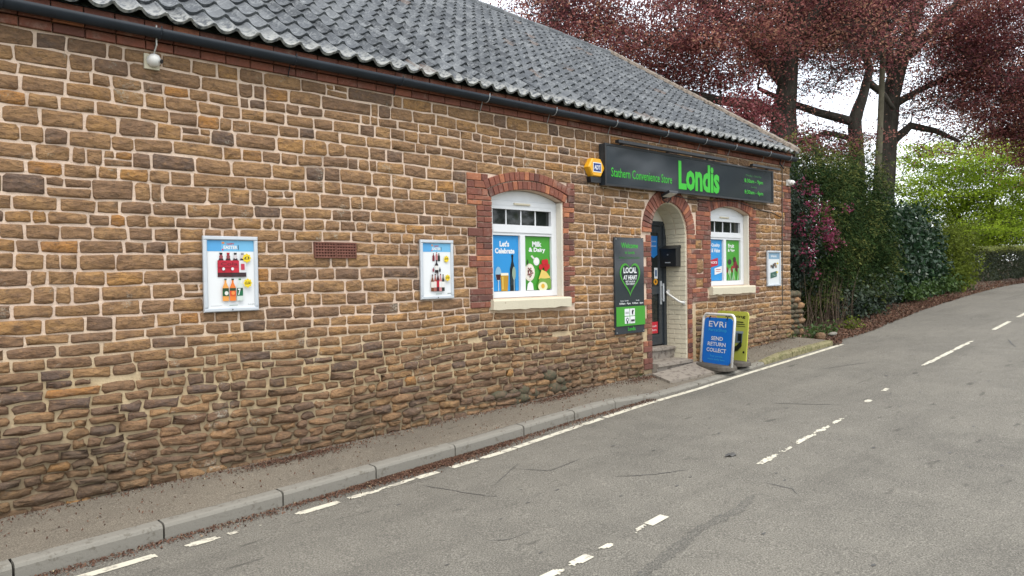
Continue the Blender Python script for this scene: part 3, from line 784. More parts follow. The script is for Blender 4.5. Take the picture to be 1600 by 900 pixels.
for c in range(int((XR + .02 - (XL - .1)) / TW)):
    x = XR - .0 - (c + 1) * TW
    e = np.array([x, EAVE_Y, EAVE_Z]); rdg = np.array([x, RY, zr(x) + .0]); Ls = np.linalg.norm(rdg - e); s = (rdg - e) / Ls
    n = np.array([0, -s[2], s[1]])
    for r in range(NR):
        p = e + s * (Ls - .10) * r / NR + np.array([U(-.004, .004), 0, 0]) + s * U(-.006, .006) + n * U(-.002, .004)
        k = int(rng.choice([0, 1, 2, 3, 4, 6, 5], p=[.16, .2, .2, .2, .12, .1, .02]))
        a = U(-.012, .012)
        u = np.array([math.cos(a), 0, 0]) + s * math.sin(a); v2 = np.cross(n, u)
        tiles.append((p, u, v2, n, k))
P = np.array([t[0] for t in tiles]) + np.array([.1, .1, .1]); tx, ty, td = px(P)
ok = (tx > -10) & (tx < 1610) & (ty > -10) & (ty < 910)
order = np.argsort(np.where(ok, td, td + 1000))
big = set(order[:300].tolist()); stuff = MB()
for i, (p, u, v2, n, k) in enumerate(tiles):
    if i in big:
        o = bpy.data.objects.new('pantile', vmesh[k]); COL.objects.link(o); o.parent = roof
        o.matrix_local = Matrix(((u[0], v2[0], n[0], p[0] - shop.location[0]), (u[1], v2[1], n[1], p[1]), (u[2], v2[2], n[2], p[2]), (0, 0, 0, 1)))
    else:
        mb = variants[k]; q = np.array(mb.v); W = p + q[:, :1] * u + q[:, 1:2] * v2 + q[:, 2:] * n
        stuff.add(W, mb.f, tint=mb.t[0])
stuff.build('pantile_field', MT['tile'], roof, kind='stuff')
back = MB(); V = []                                              # rear slope, corrugated rows joined
for x in np.linspace(XL - .1, XR, 80):
    dz = .02 * math.sin(x * 30); V += [(x, RY + .02, zr(x) + .02 + dz), (x, DEPTH + .2, EAVE_Z + dz)]
back.add(V, [(2 * i, 2 * i + 2, 2 * i + 3, 2 * i + 1) for i in range(79)]); back.build('rear_slope', MT['tile'], roof)
def capping(name, A, B, r=.10, seg=.42, mat='tile'):
    A, B = np.array(A, float), np.array(B, float); L = np.linalg.norm(B - A); t = (B - A) / L; n = int(L / seg)
    side = np.cross(t, (0, 0, 1)); side /= np.linalg.norm(side); upv = np.cross(side, t)
    for i in range(n):
        a = A + t * L * i / n; b = A + t * (L * (i + 1) / n - .012); m = MB(); ring = []
        for p, rr in ((a, r), (b, r * .93)):
            for k in range(8):
                th = math.pi * (k / 7 * 1.1 - .05); ring.append(p + side * math.cos(th) * rr + upv * (math.sin(th) * rr))
        j = U(-.006, .006, 3)
        m.add([q + j for q in ring], [(k, k + 1, 9 + k, 8 + k) for k in range(7)] + [tuple(range(8)), tuple(range(8, 16))[::-1]], tint=U(.2, .95))
        m.build(name, MT[mat], roof)
capping('ridge_tile', (XR, RY, zr(XR) + .02), (XL - .1, RY, zr(XL) + .02))
capping('verge_tile', (XR - .02, EAVE_Y + .05, EAVE_Z + .07), (XR - .02, RY - .1, zr(XR) - .0), r=.085)
m = MB()                                                         # mortar bedding along the verge, spilling at the eave corner
for i in range(26):
    f = i / 25; p = np.array([XR - .12, EAVE_Y + .02, EAVE_Z + .05]) * (1 - f) + np.array([XR - .12, RY - .1, zr(XR)]) * f
    wd = (.10 if i < 5 else .03) * U(.6, 1.2)
    q = [(p[0] - wd, p[1] - .09, p[2] - .03), (p[0] + .05, p[1] - .09, p[2] - .02), (p[0] + .05, p[1] + .1, p[2] + .12), (p[0] - wd * U(.5, 1), p[1] + .1, p[2] + .10)]
    q2 = [(a + (.02 if k in (0, 3) else 0), b, c + .055) for k, (a, b, c) in enumerate(q)]
    m.add(q + q2, [(4, 5, 6, 7), (0, 1, 5, 4), (1, 2, 6, 5), (2, 3, 7, 6), (3, 0, 4, 7)])
m.build('verge_mortar', MT['vmortar'], roof)
m = MB(); m.box(XR - .02, XR + .03, EAVE_Y + .05, .25, 3.84, 3.90); m.build('verge_board', MT['wood'], roof)
# gutter with brackets
m = MB(); gy, gz, gr = -.148, 3.838, .060; V = []; n = 9
for x in (XL - .05, XR - .06):
    for rr in (gr, gr - .006):
        for k in range(n):
            t = math.pi + math.pi * k / (n - 1); V.append((x, gy + rr * math.cos(t), gz - .02 + 1.15 * rr * math.sin(t)))
F = [(k, k + 1, 2 * n + k + 1, 2 * n + k) for k in range(n - 1)] + [(n + k + 1, n + k, 3 * n + k, 3 * n + k + 1) for k in range(n - 1)] + [(0, 2 * n, 3 * n, n), (n - 1, 2 * n - 1, 4 * n - 1, 3 * n - 1)]
F += [(k, n + k, n + k + 1, k + 1) for k in range(n - 1)] + [(2 * n + k, 2 * n + k + 1, 3 * n + k + 1, 3 * n + k) for k in range(n - 1)]
m.add(V, F); gutter = m.build('gutter', MT['gutter'], shop, smooth=True)
for x in [XL + .4, -.2, 1.1, 2.2, 3.4, 4.6, 5.8, 6.92, 8.12, 9.30, 10.32, 11.21, 12.34, 13.1]:
    m = MB(); pts = [(x, gy + (gr + .004) * math.cos(t), gz - .02 + 1.15 * (gr + .004) * math.sin(t)) for t in np.linspace(math.pi * .93, 2 * math.pi, 8)]
    m.tube(pts, .006, 5); m.tube([(x, -.03, 3.66), (x, -.075, 3.76), (x, -.085, 3.80)], .005, 5); m.build('gutter_bracket', MT['gray'] if x > 5 else MT['gutter'], gutter)
m = MB(); m.tube([(XR - .5, gy + .06, 3.76), (XR - .46, -.05, 3.70), (XR - .3, -.04, 3.62)], .012, 6); m.build('outlet_pipe', MT['gutter'], gutter)

# emit the pieces: the 300 that show largest as parts, the rest as one part
for kind, rest, mat in (('stone', 'stonework', MT['stone']), ('brick', 'brickwork', MT['brick'])):
    L = sorted(pieces[kind], key=lambda p: -p[1])
    for mb, a, c in L[:300]: mb.build(kind, mat, shop, smooth=(kind == 'stone'), origin=c)
    st = MB()
    for mb, a, c in L[300:]: st.add(mb.v, mb.f, tint=mb.t[0])
    st.build(rest, mat, shop, smooth=(kind == 'stone'), kind='stuff')
    print(kind, len(L))

# ---------------------------------------------------------------- flat print
FCACHE = {}
def glyphs(body, bold=0.0, spacing=1.0):
    key = (body, bold, spacing)
    if key in FCACHE: return FCACHE[key]
    c = bpy.data.curves.new('t', 'FONT'); c.body = body; c.size = 1; c.offset = bold; c.space_character = spacing; c.resolution_u = 2
    o = bpy.data.objects.new('t', c); COL.objects.link(o)
    dg = bpy.context.evaluated_depsgraph_get(); dg.update(); me = o.evaluated_get(dg).to_mesh()
    v = np.array([tuple(p.co) for p in me.vertices]); f = [tuple(p.vertices) for p in me.polygons]
    bpy.data.objects.remove(o); bpy.data.curves.remove(c)
    if len(v): v = v[:, :2] - v[:, :2].min(0)
    FCACHE[key] = (v, f); return v, f
class Art:
    """flat print on a plane: origin O, right axis A, up axis B, towards the viewer N; every layer 0.8 mm above the last"""
    def __init__(s, O, A=(1, 0, 0), B=(0, 0, 1), step=.0008):
        s.O = np.array(O, float); s.A = np.array(A, float); s.B = np.array(B, float); s.N = np.cross(s.A, s.B); s.k = 0; s.step = step; s.mb = MB()
    def P(s, x, z): return s.O + s.A * x + s.B * z + s.N * (.002 + s.k * s.step)
    def poly(s, pts, col): s.mb.add([s.P(*p) for p in pts], [tuple(range(len(pts)))], ink=col); s.k += 1
    def rect(s, x0, x1, z0, z1, col): s.poly([(x0, z0), (x1, z0), (x1, z1), (x0, z1)], col)
    def ell(s, x, z, rx, rz, col, n=18): s.poly([(x + rx * math.cos(t), z + rz * math.sin(t)) for t in np.linspace(0, 2 * math.pi, n, endpoint=False)], col)
    def text(s, body, x, z, w, h, col, align='c', bold=.0, sp=1.0):
        v, f = glyphs(body, bold, sp); e = v.max(0); q = v / e * np.array([w, h])
        if align == 'c': q = q - np.array([w / 2, 0])
        s.mb.add([s.P(x + a, z + b) for a, b in q], f, ink=col); s.k += 1
    def build(s, name, parent):
        o = s.mb.build(name, MT['print'], parent); s.mb = MB(); return o
WH, BK = lin(240, 242, 242), lin(20, 22, 24)
GRN, BLU, RED, YEL = lin(74, 160, 52), lin(44, 150, 218), lin(190, 25, 50), lin(245, 215, 40)
LOND = lin(60, 195, 50)

def bottle(a, x, z, w, h, body, cap, label=None, liquid=None):
    a.poly([(x - w / 2, z), (x + w / 2, z), (x + w / 2, z + h * .6), (x + w * .16, z + h * .82), (x + w * .16, z + h * .94), (x - w * .16, z + h * .94), (x - w * .16, z + h * .82), (x - w / 2, z + h * .6)], body)
    a.rect(x - w * .2, x + w * .2, z + h * .93, z + h, cap)
    if label: a.rect(x - w / 2, x + w / 2, z + h * .22, z + h * .56, label)

# fascia sign
sx0, sx1, sz0, sz1 = 7.95, 12.56, 2.95, 3.515
sign = empty('shop_sign', (sx0, -.12, sz0), 'long dark grey fascia sign with green lettering above the shop doorway', 'sign')
m = MB(); m.box(sx0, sx1, -.115, -.012, sz0, sz1); m.build('sign_panel', MT['anth'], sign)
m = MB(); e = .022
m.box(sx0 - .012, sx1 + .012, -.128, -.116, sz1 - e, sz1 + .004); m.box(sx0 - .012, sx1 + .012, -.128, -.116, sz0 - .004, sz0 + e); m.box(sx0 - .012, sx0 + e, -.1285, -.1165, sz0 + e, sz1 - e); m.box(sx1 - e, sx1 + .012, -.1285, -.1165, sz0 + e, sz1 - e)
m.build('sign_trim', MT['black'], sign)
a = Art((sx0, -.117, sz0))
a.text('Stathern Convenience Store', .13, .125, 1.42, .125, LOND, 'l', .004); a.build('lettering', sign)
a.text('Londis', 1.72, .055, 1.14, .435, LOND, 'l', .035, .98); a.build('lettering', sign)
a.text('Monday - Saturday', 3.95, .40, .52, .045, lin(45, 130, 50)); a.build('lettering', sign)
a.text('8:30am - 9pm', 3.95, .285, .62, .085, LOND, 'c', .01); a.build('lettering', sign)
a.text('Sunday', 3.95, .215, .20, .04, lin(45, 130, 50)); a.build('lettering', sign)
a.text('8:30am - 6pm', 3.95, .095, .62, .085, LOND, 'c', .01); a.build('lettering', sign)

m = MB(); m.box(8.15, 10.9, -.20, -.135, 3.535, 3.575); m.box(11.75, 12.72, -.19, -.135, 3.535, 3.57)
for x in (8.4, 9.5, 10.6, 11.9, 12.5): m.box(x - .015, x + .015, -.14, -.02, 3.545, 3.56)
m.build('trough_light', MT['black'], sign)

# alarm box
al = empty('alarm_box', (7.86, 0, 3.15), 'yellow hexagonal alarm bell box at the left end of the fascia sign', 'alarm box')
cxa, cza = 7.80, 3.175
hexp = [(cxa + .165 * math.cos(t), cza + .140 * math.sin(t)) for t in np.linspace(0, 2 * math.pi, 6, endpoint=False)]
hin = [(cxa + .15 * math.cos(t), cza + .126 * math.sin(t)) for t in np.linspace(0, 2 * math.pi, 6, endpoint=False)]
m = MB(); V = [(x, -.012, z) for x, z in hexp] + [(x, -.085, z) for x, z in hexp] + [(x, -.105, z) for x, z in hin]
m.add(V, [(12, 13, 14, 15, 16, 17)] + [(k, k + 6, (k + 1) % 6 + 6, (k + 1) % 6) for k in range(6)] + [(k + 6, k + 12, (k + 1) % 6 + 12, (k + 1) % 6 + 6) for k in range(6)])
m.build('cover', MT['yellow'], al)
m = MB(); m.prism([(cxa - .10, 2.975), (cxa + .10, 2.975), (cxa + .12, 3.05), (cxa - .12, 3.05)], -.085, -.012); m.build('strobe_base', MT['black'], al)
a = Art((cxa - .085, -.105, cza - .065)); a.rect(0, .17, 0, .13, WH); a.rect(.012, .158, .012, .118, lin(25, 55, 130)); a.text('ADT', .085, .035, .12, .06, WH, 'c', .03); a.build('badge', al)

# welcome board
wb = empty('welcome_board', (8.56, 0, .9), 'tall dark welcome board with a green heart and green panel beside the shop door', 'sign board')
m = MB(); m.cbox(8.225, 8.885, -.045, -.018, .895, 2.255, .004); m.build('board', MT['anth'], wb)
a = Art((8.225, -.045, .895))
a.text('Welcome', .33, 1.21, .38, .075, LOND, 'c', .01); a.text('to Londis', .33, 1.13, .22, .04, LOND); a.text('Stathern Convenience Store', .33, 1.06, .46, .035, lin(45, 120, 50))
def heart(s): 
    return [(.33 + s * .0145 * 16 * math.sin(t) ** 3, .80 + s * .0165 * (13 * math.cos(t) - 5 * math.cos(2 * t) - 2 * math.cos(3 * t) - math.cos(4 * t))) for t in np.linspace(0, 2 * math.pi, 40, endpoint=False)]
a.poly(heart(1.0), GRN); a.poly(heart(.86), lin(38, 44, 48))
a.text('LOCAL', .33, .855, .30, .085, WH, 'c', .03); a.text('AT HEART', .33, .765, .31, .06, WH, 'c', .03); a.text('BEST VALUE IN', .33, .725, .21, .026, WH, 'c', .02); a.text('YOUR COMMUNITY', .33, .69, .21, .026, WH, 'c', .02)
a.text('Monday - Saturday', .19, .455, .18, .022, WH); a.text('Sunday', .49, .455, .08, .022, WH); a.text('8:30am - 9pm', .20, .41, .25, .033, WH, 'c', .02); a.text('8:30am - 6pm', .49, .41, .25, .033, WH, 'c', .02)
a.rect(0.002, .658, .115, .385, GRN)
for (x, z) in ((.24, .255), (.36, .255), (.24, .145), (.36, .145)): a.rect(x - .055, x + .055, z - .0, z + .10, WH)
a.rect(.20, .28, .29, .296, BK); a.rect(.20, .28, .305, .309, BK); a.poly([(.35, .27), (.37, .27), (.375, .30), (.39, .33), (.36, .34), (.34, .31)], BK); a.ell(.24, .20, .028, .03, lin(60, 70, 70)); a.ell(.24, .20, .015, .016, WH); a.rect(.225, .255, .15, .17, BK); a.rect(.32, .40, .18, .2, BK); a.ell(.34, .178, .01, .01, BK); a.ell(.38, .178, .01, .01, BK)
a.text('Londis', .33, .045, .17, .05, LOND, 'c', .01)
a.build('print', wb)
m = MB()
for (x, z) in ((8.25, .92), (8.86, .92), (8.25, 2.23), (8.86, 2.23)): m.tube([(x, -.018, z), (x, -.052, z)], .009, 6)
m.build('fixing_screws', MT['gray'], wb)

# framed posters on the wall
def poster(x0, x1, z0, z1, label, art):
    r = empty('poster_frame', ((x0 + x1) / 2, 0, z0), label, 'framed poster', 'silver snap frames holding shop posters'); e = .036
    f = MB(); f.box(x0, x1, -.03, -.022, z0, z1); 
    for (a, b, c, d) in ((x0, x1, z1 - e, z1), (x0, x1, z0, z0 + e), (x0, x0 + e, z0 + e, z1 - e), (x1 - e, x1, z0 + e, z1 - e)): f.cbox(a, b, -.052, -.031, c, d, .008)
    f.build('frame', MT['alu'], r)
    b = MB(); b.box(x0 + .05, x1 - .05, -.022, -.012, z0 + .05, z1 - .05); b.build('back_spacer', MT['gray'], r)
    a = Art((x0 + e, -.030, z0 + e), step=.0006); art(a, x1 - x0 - 2 * e, z1 - z0 - 2 * e); a.build('poster', r)
    k = MB(); k.tube([((x0 + x1) / 2, -.05, z0 + .018), ((x0 + x1) / 2, -.056, z0 + .018)], .006, 6); k.build('lock', MT['black'], r)
def head(a, w, h, word='EASTER'):
    a.rect(0, w, 0, h, WH); a.rect(0, w, h * .835, h, lin(120, 190, 230)); a.rect(0, w * .3, h * .835, h, lin(90, 170, 225))
    a.text('HAPPY', w * .5, h * .93, w * .16, h * .03, lin(200, 90, 90), 'c', .03); a.text(word, w * .5, h * .87, w * .30, h * .05, WH, 'c', .04); a.ell(w * .33, h * .86, w * .02, h * .012, lin(220, 80, 110)); a.ell(w * .34, h * .96, w * .03, h * .016, lin(235, 150, 90)); a.rect(w * .655, w * .67, h * .86, h * .93, lin(60, 80, 90))
def price(a, x, z, r, t):
    a.poly([(x - r, z), (x, z - r * 1.05), (x + r, z), (x, z + r * 1.05)], YEL); a.rect(x - r * .72, x + r * .72, z - r * .72, z + r * .72, YEL); a.text(t, x, z - r * .28, r * 1.15, r * .62, BK, 'c', .03)
def art1(a, w, h):
    head(a, w, h)
    for i, x in enumerate((.29, .44, .59, .74)):
        bottle(a, w * x, h * .455, w * .155, h * .36, lin(70, 24, 28) if i < 2 else lin(60, 40, 44), [BK, RED, BK, lin(150, 150, 155)][i])
        a.rect(w * (x - .077), w * (x + .077), h * .52, h * .70, [RED, RED, lin(205, 40, 60), lin(228, 226, 228)][i]); a.ell(w * x, h * .755, w * .04, h * .03, lin(150, 70, 75) if i < 2 else lin(215, 205, 205))
    a.rect(w * .215, w * .66, h * .60, h * .70, lin(190, 30, 55))
    for x in (.33, .52): a.ell(w * x, h * .575, w * .03, h * .022, WH)
    a.text('Cola', w * .45, h * .625, w * .36, h * .05, lin(120, 20, 35), 'c', .01); a.rect(w * .70, w * .78, h * .56, h * .65, lin(200, 60, 80))
    price(a, w * .83, h * .735, w * .10, '£3')
    for x, c, l, cp in ((.36, lin(240, 165, 80), lin(30, 90, 45), lin(90, 100, 90)), (.51, lin(240, 130, 50), lin(235, 90, 40), lin(30, 60, 30)), (.66, lin(215, 225, 215), lin(30, 110, 70), lin(60, 120, 60))):
        bottle(a, w * x, h * .10, w * .13, h * .33, c, cp, l); a.rect(w * (x - .065), w * (x + .065), h * .25, h * .29, lin(40, 70, 40))
    a.text('7', w * .645, h * .18, w * .06, h * .10, WH, 'c', .03); a.ell(w * .37, h * .215, w * .04, h * .03, lin(235, 235, 225)); a.ell(w * .51, h * .215, w * .04, h * .03, lin(245, 150, 70))
    price(a, w * .83, h * .36, w * .10, '£2.50'); a.text('Londis', w * .90, h * .03, w * .15, h * .025, lin(120, 130, 125)); a.rect(w * .03, w * .27, h * .03, h * .036, lin(170, 170, 170)); a.rect(w * .42, w * .6, h * .03, h * .04, lin(120, 150, 130))
def art2(a, w, h):
    head(a, w, h)
    for x, c, zz in ((.38, lin(120, 30, 45), .66), (.49, lin(200, 130, 130), .68), (.57, lin(30, 40, 35), .66)): bottle(a, w * x, h * zz, w * .08, h * .15, c, BK)
    bottle(a, w * .48, h * .44, w * .12, h * .24, lin(35, 25, 30), BK, lin(235, 232, 225)); bottle(a, w * .36, h * .46, w * .06, h * .08, lin(150, 60, 80), BK); bottle(a, w * .59, h * .46, w * .06, h * .08, lin(45, 50, 55), BK)
    price(a, w * .83, h * .70, w * .10, '£7.99')
    for x, c, l, hh in ((.31, lin(120, 70, 40), lin(235, 225, 215), .32), (.41, lin(170, 100, 90), lin(235, 225, 215), .33), (.50, lin(70, 12, 25), RED, .36), (.59, lin(210, 140, 140), lin(238, 235, 230), .33), (.68, lin(40, 45, 40), lin(238, 235, 230), .32)): bottle(a, w * x, h * .09, w * .10, h * hh, c, lin(60, 25, 30), l)
    price(a, w * .84, h * .34, w * .10, '£7.50'); a.rect(w * .4, w * .62, h * .03, h * .045, lin(140, 160, 150)); a.rect(w * .82, w * .97, h * .035, h * .05, lin(120, 130, 125))
def art3(a, w, h):
    a.rect(0, w, 0, h, lin(228, 232, 232)); a.rect(0, w, h * .80, h, lin(130, 165, 190)); a.text('SPRING', w * .5, h * .86, w * .5, h * .06, WH, 'c', .03)
    for x, z, c in ((.3, .56, lin(110, 95, 80)), (.5, .60, lin(70, 75, 70)), (.68, .55, lin(140, 120, 90)), (.42, .53, lin(60, 60, 65)), (.6, .63, lin(120, 90, 70))): a.rect(w * (x - .09), w * (x + .09), h * (z - .03), h * (z + .05), c)
    a.poly([(w * .2, h * .18), (w * .75, h * .24), (w * .75, h * .42), (w * .2, h * .36)], lin(50, 95, 80)); a.text('Tea', w * .5, h * .27, w * .25, h * .05, lin(200, 215, 200)); a.ell(w * .82, h * .66, w * .08, h * .03, YEL); a.ell(w * .78, h * .38, w * .07, h * .03, YEL)
poster(2.56, 3.06, 1.46, 2.135, 'silver framed poster of red cola and orange drink bottles, left of the air brick', art1)
poster(4.90, 5.36, 1.495, 2.15, 'silver framed poster of dark wine bottles between the air brick and the brick window surround', art2)
poster(12.49, 12.98, 1.48, 2.115, 'silver framed poster with a dark green box picture near the right corner of the building', art3)

# window posters
def wposter(x0, x1, z0, z1, y, label, art):
    r = empty('window_poster', ((x0 + x1) / 2, y, z0), label, 'window poster', 'coloured posters filling the lower window panes')
    b = MB(); b.box(x0, x1, y, y + .004, z0, z1); b.build('sheet', MT['white'], r)
    a = Art((x0, y, z0)); art(a, x1 - x0, z1 - z0); a.build('print', r)
def wa1(a, w, h):
    a.rect(0, w, 0, h, BLU); a.text("Let's", w * .47, h * .80, w * .36, h * .105, WH, 'c', .045); a.text('Celebrate', w * .48, h * .675, w * .74, h * .10, WH, 'c', .045)
    bottle(a, w * .76, 0, w * .20, h * .66, lin(14, 24, 28), lin(10, 16, 20)); a.rect(w * .70, w * .82, h * .1, h * .3, lin(40, 55, 60))
    a.ell(w * .22, h * .31, w * .115, h * .13, lin(150, 190, 215)); a.poly([(w * .12, h * .30), (w * .32, h * .30), (w * .28, h * .2), (w * .16, h * .2)], lin(60, 12, 22)); a.rect(w * .205, w * .235, 0, h * .2, lin(190, 215, 230))
    a.poly([(w * .32, 0), (w * .56, 0), (w * .60, h * .29), (w * .30, h * .29)], lin(190, 145, 40)); a.rect(w * .31, w * .59, h * .28, h * .325, lin(245, 238, 215)); a.rect(w * .35, w * .40, h * .03, h * .26, lin(225, 190, 90))
    a.ell(w * .80, h * .32, w * .07, h * .12, lin(150, 170, 150)); a.rect(w * .79, w * .81, 0, h * .22, lin(200, 220, 225))
def wa2(a, w, h):
    a.rect(0, w, 0, h, GRN); a.text('Milk', w * .5, h * .81, w * .36, h * .10, WH, 'c', .045); a.text('& Dairy', w * .5, h * .69, w * .64, h * .105, WH, 'c', .045)
    a.ell(w * .47, h * .535, w * .115, h * .075, WH); a.poly([(w * .25, h * .63), (w * .30, h * .655), (w * .45, h * .57), (w * .42, h * .54)], lin(225, 225, 215)); a.ell(w * .47, h * .54, w * .08, h * .05, lin(250, 248, 240))
    a.ell(w * .20, h * .33, w * .20, h * .165, lin(236, 226, 205)); a.ell(w * .20, h * .335, w * .165, h * .135, lin(245, 238, 225))
    for k in range(16): a.ell(w * (.20 + .11 * math.cos(k * 2.4) * (.3 + .045 * k)), h * (.335 + .09 * math.sin(k * 2.4) * (.3 + .045 * k)), w * .022, h * .018, lin(130, 30, 45) if k % 3 else lin(90, 50, 30), 8)
    for x, z in ((.72, .47), (.82, .53), (.88, .44), (.60, .43), (.80, .40), (.70, .52)): a.ell(w * x, h * z, w * .075, h * .055, lin(200, 30, 40), 12)
    a.poly([(w * .50, h * .20), (w * .98, h * .22), (w * .80, h * .34), (w * .62, h * .38)], lin(235, 205, 110)); a.poly([(w * .45, h * .08), (w * .55, h * .22), (w * .98, h * .20), (w * .98, h * .02), (w * .5, 0)], lin(120, 165, 70)); a.ell(w * .66, h * .06, w * .18, h * .09, lin(235, 232, 190)); a.ell(w * .66, h * .07, w * .07, h * .045, lin(230, 180, 60)); a.poly([(w * .04, 0), (w * .30, 0), (w * .27, h * .12), (w * .17, h * .17), (w * .08, h * .12)], lin(240, 240, 238)); a.ell(w * .08, h * .52, w * .03, h * .05, lin(40, 70, 30))
def wa3(a, w, h):
    a.rect(0, w, 0, h, BLU); a.text('Quality', w * .58, h * .81, w * .58, h * .10, WH, 'c', .03); a.text('& Value', w * .58, h * .69, w * .58, h * .10, WH, 'c', .03)
    a.poly([(w * .02, h * .30), (w * .72, h * .38), (w * .72, h * .56), (w * .02, h * .48)], RED); a.text("JACK'S", w * .40, h * .40, w * .52, h * .075, WH, 'c', .03)
    a.poly([(w * .48, h * .14), (w * .98, h * .20), (w * .98, h * .36), (w * .48, h * .30)], WH); a.rect(w * .56, w * .90, h * .265, h * .285, lin(200, 90, 100)); a.rect(w * .58, w * .88, h * .22, h * .235, lin(210, 120, 120))
def wa4(a, w, h):
    a.rect(0, w, 0, h, GRN); a.text('Fruit', w * .45, h * .81, w * .42, h * .10, WH, 'c', .03); a.text('& Veg', w * .45, h * .69, w * .48, h * .10, WH, 'c', .03)
    for x, z, rx, rz, c in ((.10, .26, .12, .08, (120, 35, 40)), (.72, .40, .13, .10, (125, 30, 40)), (.55, .28, .14, .09, (150, 45, 45)), (.85, .30, .12, .09, (90, 25, 35)), (.32, .46, .13, .07, (60, 45, 50)), (.66, .52, .10, .07, (70, 30, 40)), (.30, .20, .08, .10, (215, 220, 190))): a.ell(w * x, h * z, w * rx, h * rz, lin(*c), 12)
    for x, t in ((.2, .12), (.35, -.1), (.5, .1), (.62, -.12), (.8, .1), (.9, -.06), (.42, .16)): a.poly([(w * x, 0), (w * (x + .07), 0), (w * (x + t + .05), h * .30), (w * (x + t), h * .30)], lin(int(U(120, 190)), int(U(170, 215)), int(U(110, 150))))
wposter(6.085, 6.53, 1.555, 2.235, .122, "blue window poster reading Let's Celebrate with wine, beer and champagne glasses", wa1)
wposter(6.625, 7.095, 1.555, 2.235, .122, 'green window poster reading Milk & Dairy with cheese, yoghurt and strawberries', wa2)
wposter(10.805, 11.255, 1.605, 2.285, .122, 'blue window poster reading Quality & Value with a tilted red tag', wa3)
wposter(11.345, 11.805, 1.605, 2.285, .122, 'green window poster reading Fruit & Veg with dark red vegetables and stalks', wa4)

# stickers on the door
def sticker(name, x0, x1, z0, z1, label, art):
    a = Art((x0, DY + .016, z0)); art(a, x1 - x0, z1 - z0); o = a.build(name, None); o['label'] = label; o['category'] = 'sticker'
def st1(a, w, h): a.poly([(0, h * .16), (w / 2, 0), (w, h * .16), (w, h), (0, h)], lin(40, 120, 190)); a.text('we accept', w / 2, h * .72, w * .7, h * .06, WH); a.text('parcels', w / 2, h * .5, w * .7, h * .08, WH)
def st2(a, w, h): a.rect(0, w, 0, h, lin(205, 45, 60)); a.text('cash', w / 2, h * .55, w * .6, h * .2, WH); a.text('here', w / 2, h * .2, w * .6, h * .2, WH)
def st3(a, w, h): a.rect(0, w, 0, h, lin(225, 228, 230)); a.rect(w * .2, w * .8, h * .2, h * .8, lin(90, 110, 140))
def st4(a, w, h): a.ell(w / 2, h / 2, w / 2, h / 2, lin(215, 150, 40)); a.rect(w * .35, w * .65, h * .3, h * .7, BK)
sticker('door_sticker', 9.64, 9.85, 1.98, 2.33, 'blue pointed sticker high on the glass of the shop door', st1)
sticker('door_sticker', 9.66, 9.84, .80, .98, 'red square sticker low on the glass of the shop door', st2)
sticker('door_sticker', 9.76, 9.85, 1.66, 1.83, 'small white notice sticker midway up the shop door', st3)
sticker('door_sticker', 9.74, 9.85, 1.56, 1.66, 'small round orange sticker just below the white notice on the shop door', st4)

# letter box, handrail, floodlight
pb = empty('letter_box', (DX1 - .1, .28, 1.86), 'black wall-mounted letter box on the cream painted doorway side', 'letter box')
m = MB(); m.box(DX1 - .145, DX1 - .014, .10, .40, 1.845, 2.13); m.build('body', MT['black'], pb)
m = MB(); m.add([(DX1 - .015, .09, 2.18), (DX1 - .015, .41, 2.18), (DX1 - .165, .41, 2.125), (DX1 - .165, .09, 2.125), (DX1 - .015, .09, 2.131), (DX1 - .015, .41, 2.131), (DX1 - .165, .41, 2.114), (DX1 - .165, .09, 2.114)], [(0, 3, 2, 1), (4, 5, 6, 7), (0, 4, 7, 3), (1, 2, 6, 5), (3, 7, 6, 2), (0, 1, 5, 4)]); m.build('lid', MT['black'], pb)
m = MB(); m.box(DX1 - .15, DX1 - .1455, .20, .30, 1.90, 1.915, 0); m.build('name_plate', MT['alu'], pb)
m = MB(); m.tube([(DX1 - .145, .25, 2.03), (DX1 - .153, .25, 2.03)], .012, 8); m.build('lock', MT['gray'], pb)
hr = empty('handrail', (DX1 - .05, .2, 1.3), 'short white sloping handrail on the cream painted doorway side', 'handrail')
m = MB(); m.tube([(DX1 - .015, .34, 1.455), (DX1 - .06, .34, 1.44), (DX1 - .075, .30, 1.415), (DX1 - .075, .10, 1.30), (DX1 - .06, .06, 1.285), (DX1 - .015, .05, 1.28)], .016, 8); m.build('rail', MT['white'], hr, smooth=True)
for y, z in ((.34, 1.455), (.05, 1.28)):
    m = MB(); m.tube([(DX1 - .013, y, z), (DX1 - .022, y, z)], .032, 10); m.build('mounting_plate', MT['white'], hr)
fl = empty('floodlight', (9.42, -.13, 2.93), 'black floodlight tilted down below the fascia sign over the doorway', 'floodlight')
m = MB(); A_, B_ = np.array([0, -.80, -.6]), np.array([0, -.6, .80])
def fb(m, x0, x1, a0, a1, b0, b1):
    c = np.array([0, -.06, 2.865]); V = [np.array([x, 0, 0]) + c + A_ * p + B_ * q for q in (b0, b1) for p in (a0, a1) for x in (x0, x1)]
    m.add(V, [(0, 2, 3, 1), (4, 5, 7, 6), (0, 1, 5, 4), (2, 6, 7, 3), (0, 4, 6, 2), (1, 3, 7, 5)])
A_, B_ = np.array([0, -.94, .34]), np.array([0, .34, .94])
fb(m, 9.28, 9.50, .02, .18, .0, .035); m.build('housing', MT['black'], fl)
m = MB(); fb(m, 9.295, 9.485, .035, .168, -.006, -.001); m.build('lamp_glass', MT['lampglass'], fl)
m = MB(); m.tube([(9.40, -.013, 2.86), (9.40, -.10, 2.875)], .014, 6); m.build('bracket', MT['black'], fl)
